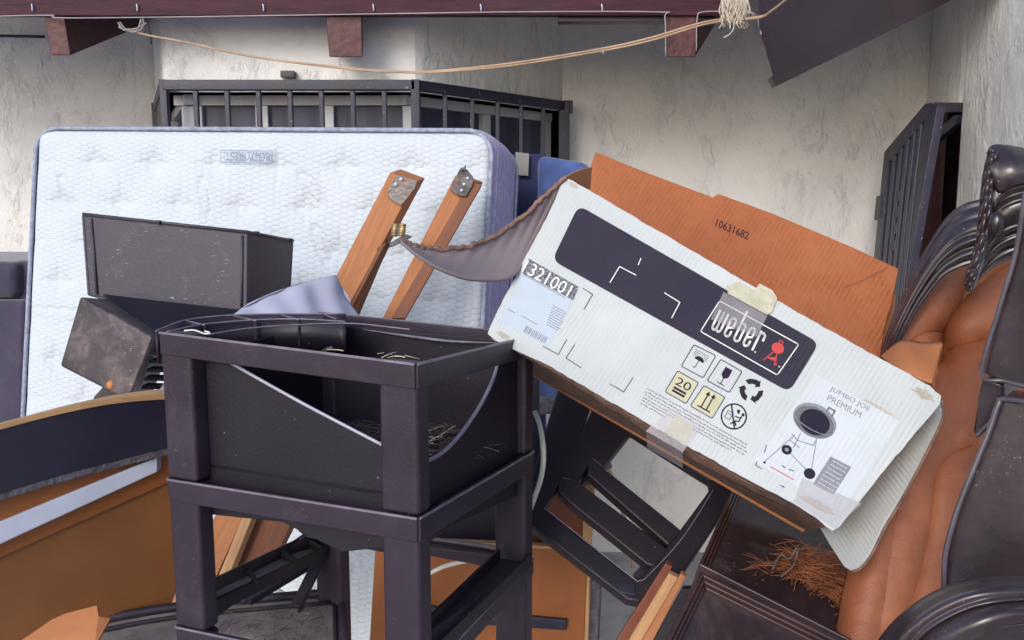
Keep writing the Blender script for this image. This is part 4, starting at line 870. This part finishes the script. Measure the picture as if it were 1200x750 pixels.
# side panels
slab('side_panel', [P(*p) for p in ((1204, 230, 1.13), (1190, 300, 1.14), (1170, 368, 1.15), (1152, 438, 1.16), (1175, 446, 1.15), (1240, 462, 1.10), (1240, 230, 1.10))], Vector((.05, .06, 0)), M['lacquer'], lc, bevel=.004)
px_tube('rim', [(1202, 225, 1.125), (1190, 297, 1.135), (1170, 365, 1.145), (1151, 438, 1.155), (1180, 447, 1.145), (1240, 463, 1.09)], .0032, M['lacquer_rim'], lc, n=60)
slab('corner_block', [P(*p) for p in ((1150, 442, 1.17), (1176, 449, 1.16), (1178, 480, 1.16), (1148, 512, 1.17), (1139, 508, 1.18), (1148, 462, 1.18))], Vector((.05, .05, 0)), M['lacquer'], lc, bevel=.006, seg=3)
px_tube('rim', [(1180, 472, 1.135), (1165, 490, 1.14), (1144, 512, 1.15)], .003, M['lacquer_rim'], lc, n=20)
slab('side_panel', [P(*p) for p in ((1172, 468, 1.10), (1160, 505, 1.10), (1140, 552, 1.10), (1120, 602, 1.10), (1108, 648, 1.10), (1105, 688, 1.10), (1110, 720, 1.09), (1240, 720, 1.02), (1240, 476, 1.04))], Vector((.05, .06, 0)), M['lacquer'], lc, bevel=.004)
px_tube('rim', [(1240, 477, 1.03), (1178, 468, 1.09), (1170, 474, 1.092), (1158, 508, 1.092), (1139, 554, 1.092), (1120, 603, 1.092), (1108, 650, 1.092), (1106, 690, 1.092)], .0036, M['lacquer_rim'], lc, n=80)
# rounded arm at the bottom corner
ribbon('arm_roll', [(1012, 790, .98), (1030, 752, .98), (1058, 720, .98), (1095, 695, .97), (1140, 680, .96), (1215, 676, .95)],
       [(1050, 800, .93), (1066, 765, .93), (1090, 738, .92), (1130, 716, .91), (1170, 706, .90), (1215, 703, .90)], lambda t, s: .022*math.sin(math.pi*t)+.003*math.cos(t*12), M['lacquer'], lc, n=60, m=20)
ribbon('arm_roll', [(1050, 800, .93), (1066, 765, .93), (1090, 738, .92), (1130, 716, .91), (1170, 706, .90), (1215, 703, .90)],
       [(1100, 810, .90), (1112, 780, .90), (1132, 755, .89), (1160, 738, .88), (1190, 730, .88), (1215, 728, .88)], lambda t, s: .014*math.sin(math.pi*t)-.006, M['lacquer'], lc, n=60, m=16)
slab('arm_face', [P(*p) for p in ((1100, 800, .92), (1112, 775, .92), (1134, 752, .91), (1165, 736, .90), (1240, 724, .90), (1240, 800, .90))], .03, M['lacquer'], lc, bevel=.003)

# ------------------------------------------------------------ the big white cardboard box
bx = thing('cardboard_box', 'large white printed cardboard box with open brown flaps lying across the pile', 'box', tuple(P(780, 520, 1.45)))
fp = Plane(P(665, 210, 1.45), P(1103, 465, 1.22), P(572, 390, 1.38))
def fa(x, y, off=0): return fp.at(x, y, off)
outline = [(662, 207), (672, 212), (800, 287), (960, 380), (1090, 452), (1103, 464), (1102, 474), (1050, 535), (984, 617), (976, 623), (960, 610), (930, 590), (880, 564), (800, 520), (716, 471), (640, 427), (580, 399), (571, 391), (580, 370), (610, 312), (640, 255)]
_o = []
random.seed(21)
for i in range(len(outline)):
    a, b = Vector(outline[i]), Vector(outline[(i+1) % len(outline)]); n_ = max(1, int((b-a).length/7))
    for k in range(n_):
        p = a.lerp(b, k/n_); _o.append((p.x+random.uniform(-.45, .45), p.y+random.uniform(-.6, .6)))
outline = _o
back = -fp.n
dep = .34
Bq = [fa(665, 210), fa(1102, 466), fa(977, 622), fa(573, 391)]
# front face as a fine sheet with dents
import itertools
def face_off(x, y):
    return .0025*math.sin(x*.021+y*.013)+.002*math.sin(x*.05-y*.07)-.004*math.exp(-((x-960)**2+(y-560)**2)/900)+.004*math.exp(-((x-1085)**2+(y-462)**2)/400)
slab('front_panel', [fa(x, y) for x, y in outline], .004, M['card_white'], bx, bevel=.001, dirn1=fp.e1)
# other walls, butted behind the front panel
def wallq(nm, a, b, m, d0=.004, d1=dep, th=.004, inset=0):
    p, q = fa(*a), fa(*b); pts = [p+back*d0, q+back*d0, q+back*d1, p+back*d1]
    n_ = (q-p).cross(back).normalized(); c = (Bq[0]+Bq[2])/2
    if n_.dot(c-p) < 0: n_ = -n_
    return slab(nm, [x+n_*.001 for x in pts], n_*th, M[m], bx, bevel=.0008)
wallq('side_panel', (665, 212), (574, 389), 'card_tan'); wallq('side_panel', (1100, 468), (978, 618), 'card_tan')
wallq('bottom_panel', (577, 391), (975, 617), 'brownkraft')
for c in (((580, 400), (716, 474), (800, 523)), ): pass
ribbon('bottom_flap', [(576, 396, 1.385), (640, 428, 1.36), (716, 472, 1.33), (800, 521, 1.30), (880, 565, 1.27), (940, 597, 1.25)], [(584, 401, 1.40), (642, 433, 1.385), (716, 479, 1.36), (797, 530, 1.33), (878, 573, 1.31), (940, 601, 1.28)], lambda t, s: .003*math.sin(s*70)+.004*t, M['brownkraft'], bx, n=80, m=5)
slab('back_panel', [p+back*dep for p in Bq], .004, M['card_tan'], bx)
# tall back flap
bq = Plane(P(700, 180, 1.80), P(1052, 315, 1.62), P(690, 240, 1.74))
back_pts = ((698, 178), (760, 203), (835, 231), (842, 227), (905, 250), (1000, 290), (1053, 315), (1046, 350), (1036, 385), (1030, 430), (900, 430), (720, 330), (660, 260), (686, 212))
V = []
slab('back_flap', [bq.at(x, y) for x, y in back_pts], .005, M['card_brown'], bx, bevel=.001)
strokes('crease', [[(988, 337), (1008, 330), (1036, 316), (1041, 312)]], 1.2, lambda x, y: bq.at(x, y, .0012), M['wood_d'], bx)
slab('inner_flap', [P(*p) for p in ((1036, 345, 1.66), (1051, 346, 1.66), (1046, 372, 1.62), (1036, 420, 1.56), (1014, 418, 1.56))], .004, M['card_tan'], bx, bevel=.001)
slab('inner_flap', [P(*p) for p in ((664, 207, 1.455), (680, 199, 1.50), (694, 196, 1.56), (692, 222, 1.56), (676, 216, 1.50))], .004, M['card_tan'], bx, bevel=.001)
# crumpled tan flap at the right top corner
ribbon('crumpled_flap', [(1032, 418, 1.36), (1056, 400, 1.37), (1080, 402, 1.36), (1104, 402, 1.34)], [(1048, 432, 1.30), (1064, 440, 1.29), (1078, 446, 1.28), (1092, 450, 1.27)], lambda t, s: .018*math.sin(math.pi*s)*math.sin(math.pi*t)-.004, M['plain_tan'], bx, n=30, m=12)
ribbon('crumpled_flap', [(1104, 402, 1.34), (1100, 420, 1.33), (1097, 436, 1.31)], [(1092, 424, 1.34), (1090, 440, 1.32), (1094, 452, 1.28)], lambda t, s: .004*math.sin(3*s), M['plain_tan'], bx, n=20, m=6)
# curled grey left flap
ribbon('left_flap', [(664, 207, 1.45), (640, 228, 1.45), (612, 254, 1.44), (580, 276, 1.42), (548, 289, 1.39), (512, 292, 1.36), (488, 288, 1.34), (469, 281, 1.33)],
       [(606, 322, 1.40), (596, 327, 1.385), (576, 329, 1.37), (552, 328, 1.35), (530, 322, 1.335), (508, 312, 1.325), (488, 299, 1.32), (470, 284, 1.32)],
       lambda t, s: -.03*math.sin(math.pi*t)*(1-s)+.0012*math.sin(s*60)*(1-t), M['card_grey'], bx, n=90, m=20, solid=.005)
random.seed(3)
edgepts = spline([Vector((*p, 0)) for p in ((664, 207), (640, 228), (612, 254), (580, 276), (548, 289), (512, 292), (488, 288), (469, 281))], 60)
eY = np.interp(np.linspace(0, 1, 60), [0, .14, .28, .43, .57, .71, .86, 1], [1.45, 1.45, 1.44, 1.42, 1.39, 1.36, 1.34, 1.33])
tube('torn_edge', [P(p.x+random.uniform(-.8, .8), p.y+random.uniform(-1.5, 1.2), y-.003) for p, y in zip(edgepts, eY)], .0036, M['brownkraft'], bx, n=120, seg=6, rf=lambda t: .8+.4*abs(math.sin(t*60)))
# pale right flap
fq = Plane(P(1104, 468, 1.27), P(1000, 668, 1.235), P(958, 615, 1.36))
slab('right_flap', [fq.at(x, y) for x, y in ((1080, 462), (1104, 470), (1104, 489), (1085, 529), (1058, 578), (1034, 616), (1018, 650), (1006, 667), (999, 670), (989, 664), (972, 638), (950, 600), (990, 570))], .004, M['card_white'], bx, bevel=.001)
tube('torn_edge', [fq.at(x+random.uniform(-1, 1), y, .0) for x, y in ((1104, 472), (1105, 490), (1086, 530), (1060, 580), (1037, 618), (1031, 630), (1021, 652), (1009, 666), (998, 670))], .0022, M['brownkraft'], bx, n=70, seg=6)

# ---- print on the front panel
def off(k): return lambda x, y: fp.at(x, y, .0003*k+.0002)
def flat(name, pts, k, m, parent=bx):
    V = [fp.at(x, y, .0003*k+.0002) for x, y in pts]
    return mk(name, V, [list(range(len(pts)))], M[m], parent, uv=[((v-fp.o).dot(fp.e1), (v-fp.o).dot(fp.e2)) for v in V])
M['band'] = cardboard('black_print_on_card', (.010, .007, .022), (.014, .010, .028), .0072, .22, .8, (.03, .026, .045))
M['label'] = cardboard('sticker_on_card', (.40, .465, .54), (.46, .53, .60), .0072, .15, .8, (.36, .38, .40))
M['picture'] = cardboard('picture_on_card', (.46, .50, .52), (.53, .57, .59), .0072, .25, .9, (.45, .40, .34))
def rquad(q, r, n=5):
    out = []
    for i in range(4):
        p = Vector(q[i]); a = (Vector(q[i-1])-p).normalized()*r; b = (Vector(q[(i+1) % 4])-p).normalized()*r
        for k in range(n+1):
            t = k/n; out.append(tuple(p+a*(1-t)**2+b*t**2))
    return out
band = flat('black_band', rquad([(678, 240.5), (960, 402), (925, 459.5), (647, 305)], 11), 1, 'band')
lg = [(843.3, 352.5), (936, 403.6), (911, 439.5), (820.8, 388.3)]
strokes('logo_frame', [rquad(lg, 2.5, 3)], 1.2, off(2), M['white_ink'], bx, closed=True)
# condensed lower-case word, built from strokes in a local frame
e1 = Vector((58, 29.5))/5.0; e2 = Vector((-10.2, 21))
def W_(s, t): s = s*1.135; return tuple(Vector((842.2, 363.5))+e1*s+e2*t)
def arc(cx, cy, rx, ry, a0, a1, n=8): return [(cx+rx*math.cos(R(a0+(a1-a0)*i/n)), cy+ry*math.sin(R(a0+(a1-a0)*i/n))) for i in range(n+1)]
lets = []
def U_(x, w): return [(x, 0)]+[(x, .8)]+arc(x+w/2, .8, w/2, .17, 180, 0)+[(x+w, 0)]
lets += [U_(.12, .36), U_(.48, .36)]
def e_(x, w=.42): return [(x, .58), (x+w, .46), (x+w, .18)]+arc(x+w/2, .18, w/2, .16, 0, -180)+[(x, .82)]+arc(x+w/2, .82, w/2, .16, 180, 0)+[(x+w, .7)]
lets += [e_(1.22), [(2.08, -.55), (2.08, .82)]+arc(2.29, .82, .21, .16, 180, 0)+[(2.5, .2)]+arc(2.29, .2, .21, .16, 0, -180), e_(2.9)]
lets += [[(3.78, 0), (3.78, .98)], [(3.78, .3)]+arc(4.0, .2, .22, .18, 180, 360)+[(4.22, .34)]]
strokes('logo_lettering', [[W_(*p) for p in l] for l in lets], 2.5, off(3), M['white_ink'], bx)
kx = Vector((.872, .49)); ky = Vector((-.49, .872))
def K(c, s, t): return tuple(Vector(c)+kx*s+ky*t)
def ell(c, rx, ry, n=24, rot=0): return [K(c, rx*math.cos(2*math.pi*i/n), ry*math.sin(2*math.pi*i/n)) for i in range(n)]
flat('grill_emblem', ell((911.5, 408), 7.6, 6.4), 3, 'red_ink')
c0 = (911.5, 408)
strokes('grill_emblem', [[K(c0, -2, 6), K(c0, -8, 20)], [K(c0, 2, 6), K(c0, 6.5, 17)], [K(c0, -6, 15.5), K(c0, 5.5, 15)], [K(c0, -2, -6.5), K(c0, -2, -9.5), K(c0, 2, -9.5), K(c0, 2, -6.5)]], 1.3, off(3), M['red_ink'], bx)
flat('grill_emblem', [K(c0, -5, 14.5), K(c0, 3, 10.5), K(c0, 5, 16)], 3, 'red_ink'); flat('grill_emblem', ell(K(c0, 6.5, 17.5), 2, 2, 10), 3, 'red_ink')
flat('registered_mark', ell(K(c0, 12, 18), .9, .9, 8), 3, 'white_ink'); flat('registered_mark', ell((885, 412.5), .9, .9, 8), 3, 'white_ink')
# corner marks
for ln_ in ([(683.4, 338), (694.5, 345), (684.5, 362.5)], [(636.5, 405.8), (654.2, 415.4), (664.2, 398.1)], [(673.4, 404), (663.2, 419.6), (680.6, 430.7)], [(715, 450), (731, 459.3), (741.7, 442.7)], [(887, 541), (885.5, 545), (892, 549)]): strokes('corner_mark', [ln_], .9, off(1), M['ink'], bx)
for ln_ in ([(715, 330.7), (726, 312.3), (745, 322.3)], [(779, 343.3), (796.7, 354.3), (787.3, 372.3)], [(751, 303), (748, 310)]): strokes('corner_mark', [ln_], 1.1, off(2), M['white_ink'], bx)
# shipping sticker
flat('shipping_label', [(619, 303), (679, 336), (667, 360), (643, 406), (583, 377), (611, 320)], 1, 'label')
flat('label_band', [(619.5, 303), (678, 336), (671.7, 352), (612, 320)], 2, 'noiseband')
lettering('label_number', '1321001', ((618.5, 304.5), (672, 335), (664.5, 348), (611, 318)), off(3), M['white_ink'], bx)
random.seed(11)
lines = []
for k in range(9):
    a = Vector((648, 358))+Vector((-.9, 2.6))*k*1.05; x = 0
    while x < 15:
        w = random.uniform(1, 4); lines.append([tuple(a+kx*x), tuple(a+kx*(x+w))]); x += w+random.uniform(.5, 1.4)
strokes('label_print', lines, .7, off(2), M['inkmid'], bx)
lines = []
for r_, L_ in (((614, 322), 56), ((595, 362), 9), ((611, 370), 22)):
    x = 0
    while x < L_:
        w = random.uniform(.8, 3); lines.append([tuple(Vector(r_)+kx*x), tuple(Vector(r_)+kx*(x+w))]); x += w+random.uniform(.5, 1.3)
strokes('label_print', lines, .7, off(2), M['inkmid'], bx)
bars = []; x = 0
while x < 28:
    a = Vector((617, 382))+kx*x; w = random.uniform(.5, 1.4); bars.append([tuple(a), tuple(a+Vector((-3.2, 6.4)))]); x += w+random.uniform(.6, 1.2)
strokes('label_barcode', bars, .7, off(2), M['inkmid'], bx)
M['brown_stain'] = cardboard('brown_stain_on_card', (.34, .29, .23), (.44, .42, .37), .0072, .3, .9, (.26, .18, .12))
def blob(cx, cy, rx, ry, k=0, n=26, mt_='brown_stain'):
    flat('stain', [K((cx, cy), rx*(1+.25*math.sin(i*1.7)+random.uniform(-.15, .15))*math.cos(2*math.pi*i/n), ry*(1+.25*math.sin(i*2.3)+random.uniform(-.2, .2))*math.sin(2*math.pi*i/n)) for i in range(n)], k, mt_)
blob(1082, 462, 13, 5); blob(958, 592, 20, 5); blob(590, 393, 8, 3); blob(1030, 478, 20, 2.2); blob(672, 217, 6, 2.5); blob(940, 470, 4, 14)
# handling symbols
def box4(q, nm='symbol_frame'): strokes(nm, [rquad(q, 2.2, 3)], 1.0, off(1), M['ink'], bx, closed=True)
sy = {'u': [(813.3, 404), (838.9, 416.7), (824, 442.8), (798.3, 429)], 'g': [(844.7, 421), (869.7, 435.5), (854.7, 460), (828.7, 446)], 't': [(794, 434.5), (818.7, 448.5), (804, 473), (779.5, 459)], 'a': [(825, 451.7), (849.7, 465.5), (834.5, 490.5), (809, 475.5)]}
M['stain'] = mat('yellow_water_stain', (.48, .46, .30), .7, .1, 30, .1, 60)
for q in ('t', 'a'): flat('tape_stain', [tuple(Vector(p).lerp(Vector(sy[q][(i+2) % 4]), .04)) for i, p in enumerate(sy[q])][: (4 if q == 't' else 4)], 0, 'stain')
for q in sy.values(): box4(q)
def ctr(q): return tuple(sum((Vector(p) for p in q), Vector((0, 0)))/4)
cu_ = ctr(sy['u'])
flat('umbrella_symbol', [K(cu_, 6*math.cos(R(q)), -.5+5.2*math.sin(R(q))) for q in range(180, 361, 15)], 1, 'ink')
strokes('umbrella_symbol', [[K(cu_, 0, -.5), K(cu_, 0, 7.5), K(cu_, -1, 9), K(cu_, -2.6, 8.2)]], .8, off(1), M['ink'], bx)
strokes('rain_symbol', [[K(cu_, -9+i*2.3+(j % 2), -11+j*2.2), K(cu_, -9.6+i*2.3+(j % 2), -10+j*2.2)] for i in range(8) for j in range(4) if not (j > 1 and 2 < i < 6)], .6, off(1), M['ink'], bx)
cg = ctr(sy['g'])
flat('glass_symbol', [K(cg, -4.6, -10), K(cg, 4.6, -10), K(cg, 4.6, -1), K(cg, 3, 2), K(cg, 0, 3.2), K(cg, -3, 2), K(cg, -4.6, -1)], 1, 'ink')
strokes('glass_symbol', [[K(cg, 0, 3), K(cg, 0, 10)], [K(cg, -4, 10.4), K(cg, 4, 10.4)]], 1.0, off(1), M['ink'], bx)
ct = ctr(sy['t'])
lettering('stack_number', '20', (K(ct, -9.5, -9), K(ct, 9.5, -9), K(ct, 9.5, 1.0), K(ct, -9.5, 1.0)), off(1), M['ink'], bx)
strokes('stack_number', [[K(ct, -7, 4.6), K(ct, 7, 4.6)], [K(ct, -7, 8.4), K(ct, 7, 8.4)]], 2.6, off(1), M['ink'], bx)
cc = ctr(sy['a'])
strokes('arrow_symbol', [[K(cc, -4, -7), K(cc, -4, 8)], [K(cc, 3, -7), K(cc, 3, 8)]], 1.6, off(1), M['ink'], bx); strokes('arrow_symbol', [[K(cc, -8, 9.6), K(cc, 7.5, 9.6)]], 1.6, off(1), M['ink'], bx)
for s in (-4, 3): flat('arrow_symbol', [K(cc, s, -11.5), K(cc, s+2.9, -6.5), K(cc, s-2.9, -6.5)], 1, 'ink')
# recycling arrows
rc = (880.6, 457.6)
for k in range(3):
    a0 = -150+k*120
    pts = [K(rc, 14*math.cos(R(a)), 14*math.sin(R(a))) for a in (a0, a0+25, a0+55, a0+72)]+[K(rc, 16.5*math.cos(R(a0+72)), 16.5*math.sin(R(a0+72))), K(rc, 10.5*math.cos(R(a0+98)), 10.5*math.sin(R(a0+98))), K(rc, 5.5*math.cos(R(a0+72)), 5.5*math.sin(R(a0+72)))]+[K(rc, 8*math.cos(R(a)), 8*math.sin(R(a))) for a in (a0+70, a0+50, a0+25, a0+5)]
    flat('recycling_symbol', pts, 1, 'ink')
pc_ = (860, 488)
strokes('bin_symbol', [ell(pc_, 14.6, 14.6, 32)], 1.7, off(1), M['ink'], bx, closed=True)
strokes('bin_symbol', [[K(pc_, -9, -10.5), K(pc_, 7, 11.5)]], 1.8, off(1), M['ink'], bx)
strokes('bin_symbol', [[K(pc_, -9.5, -3), K(pc_, -2.5, -3), K(pc_, -2.5, 6), K(pc_, -9, 6), K(pc_, -9.5, -3)], [K(pc_, -8, 0), K(pc_, -4, 0)]], .7, off(1), M['ink'], bx)
strokes('bin_symbol', [[K(pc_, 1, 9), K(pc_, 4, 4), K(pc_, 8, 2), K(pc_, 8, -4)], [K(pc_, 8, -2), K(pc_, 2, -1)], [K(pc_, 4, 5), K(pc_, 7, 8)]], 1.5, off(1), M['ink'], bx)
flat('bin_symbol', ell(K(pc_, 8.5, -7), 2, 2, 10), 1, 'ink'); flat('bin_symbol', [K(pc_, -1, -9), K(pc_, 3.5, -10), K(pc_, 4, -5), K(pc_, 1, -6)], 1, 'ink')
# small print
lines = []
d_ = Vector((.872, .492))
for k, (s, L_) in enumerate((((759, 455.5), 134), ((757, 459), 136), ((756, 462.5), 135), ((754, 466), 133), ((753, 469.3), 120), ((751, 472.5), 34))):
    x = 0
    while x < L_:
        w = random.uniform(.5, 3.0); a = Vector(s)+d_*x+Vector((-.3, .5))*random.uniform(-.7, .7); lines.append([tuple(a), tuple(a+d_*w)]); x += w+random.uniform(.9, 2.6)
strokes('small_print', lines, 1.0, off(1), M['inkmid'], bx)
# picture of a kettle barbecue
flat('picture_panel', [(956, 438), (1055, 494), (1022, 547), (987, 601), (884, 541)], 1, 'picture')
kc = (954.7, 493)
flat('barbecue_picture', ell(kc, 27, 19, 36), 2, 'inkgrey'); flat('barbecue_picture', ell(K(kc, 0, 1.5), 25, 16.5, 36), 3, 'inkmid'); flat('barbecue_picture', ell(K(kc, 1, 1.5), 18.5, 14.5, 36), 4, 'ink')
strokes('barbecue_picture', [[K(kc, 26*math.cos(R(q)), 3+8*math.sin(R(q))) for q in range(0, 181, 20)]], .9, off(5), M['inkgrey'], bx)
strokes('barbecue_picture', [[K(kc, 7, -17), K(kc, 7, -21.5), K(kc, 15, -21.5), K(kc, 15, -15)]], 2, off(4), M['inkmid'], bx)
strokes('barbecue_picture', [[(931, 510), (896, 541)], [(957, 514), (951, 550)], [(928, 509), (935, 516), (953, 522), (955, 517)], [(922, 527), (948, 554)], [(926, 516), (936, 524)], [(938, 508), (930, 524)]], 1.1, off(2), M['inkgrey'], bx)
flat('barbecue_picture', ell((922, 527), 6.3, 5.6, 20), 3, 'ink'); flat('barbecue_picture', ell((922, 527), 2.5, 2.2, 12), 4, 'inkgrey'); flat('barbecue_picture', ell((948.7, 555), 7, 6.2, 20), 3, 'ink'); flat('barbecue_picture', ell((896, 542), 1.6, 1.4, 10), 3, 'ink')
lettering('product_name', 'JUMBO JOE', ((974.3, 452), (1020.5, 477), (1017.5, 483.6), (971.5, 458.6)), off(2), M['inkgrey'], bx)
lettering('product_name', 'PREMIUM', ((971.5, 462.5), (1010.5, 483.5), (1007.5, 490), (968.5, 469)), off(2), M['inkgrey'], bx)
flat('grey_square', [(973.3, 534.8), (997.9, 547.3), (976.5, 579.9), (952.5, 567.3)], 2, 'inkgrey')
lines = []
for k in range(7):
    a = Vector((975.5, 539.5))+Vector((-2.9, 4.2))*k; x = 1
    while x < 20: w = random.uniform(2, 6); lines.append([tuple(a+kx*x), tuple(a+kx*(x+w))]); x += w+2
strokes('grey_square_print', lines, 1.0, off(3), M['label'], bx)
lines = []
x = 0
while x < 30: w = random.uniform(1, 3.5); a = Vector((903, 547))+kx*x; lines.append([tuple(a), tuple(a+kx*w)]); x += w+1.6
strokes('red_print', lines, 1.2, off(2), M['red_ink'], bx); strokes('small_print', [[(917, 546), (920, 548)], [(930, 552), (925, 550)], [(915, 569), (919, 571)], [(898, 522), (896, 530)]], 1, off(2), M['ink'], bx)
# packing tape
def sheetpx(nm, pts, o_, m, t=.0003): return slab(nm, [fp.at(x, y, o_) for x, y in pts], t, M[m], bx, bevel=0)
sheetpx('yellowed_tape', [(852, 335), (866, 330), (884, 341), (890, 332), (905, 340), (911, 349), (905, 365), (899, 369), (853, 344)], .0035, 'tapey')
sheetpx('clear_tape', [(848, 342), (899, 370), (887, 395), (833, 374)], .0022, 'tape')
sheetpx('clear_tape', [(784, 478), (822, 500), (800, 530), (757, 505)], .0022, 'tape')
sheetpx('yellowed_tape', [(792, 486), (814, 499), (803, 519), (778, 506)], .0012, 'stain')
slab('clear_tape', [fa(757, 505, .003), fa(800, 530, .003), fa(800, 530)+back*.05+Vector((0, 0, -.02)), fa(757, 505)+back*.05+Vector((0, 0, -.02))], .0004, M['tape'], bx, bevel=0)
sheetpx('clear_tape', [(940, 560), (1010, 590), (978, 620), (930, 588)], .0022, 'tape')
for ln_ in ([(916, 258), (908, 290), (896, 318)], [(760, 205), (744, 240), (732, 268)]): strokes('crease', [ln_], .7, lambda x, y: bq.at(x, y, .0008), M['card_tan'], bx)
# number printed on the brown back flap
lettering('flap_number', '10631682', ((840.5, 256.5), (878.5, 272.5), (876, 281), (838, 265)), lambda x, y: bq.at(x, y, .001), M['ink'], bx)
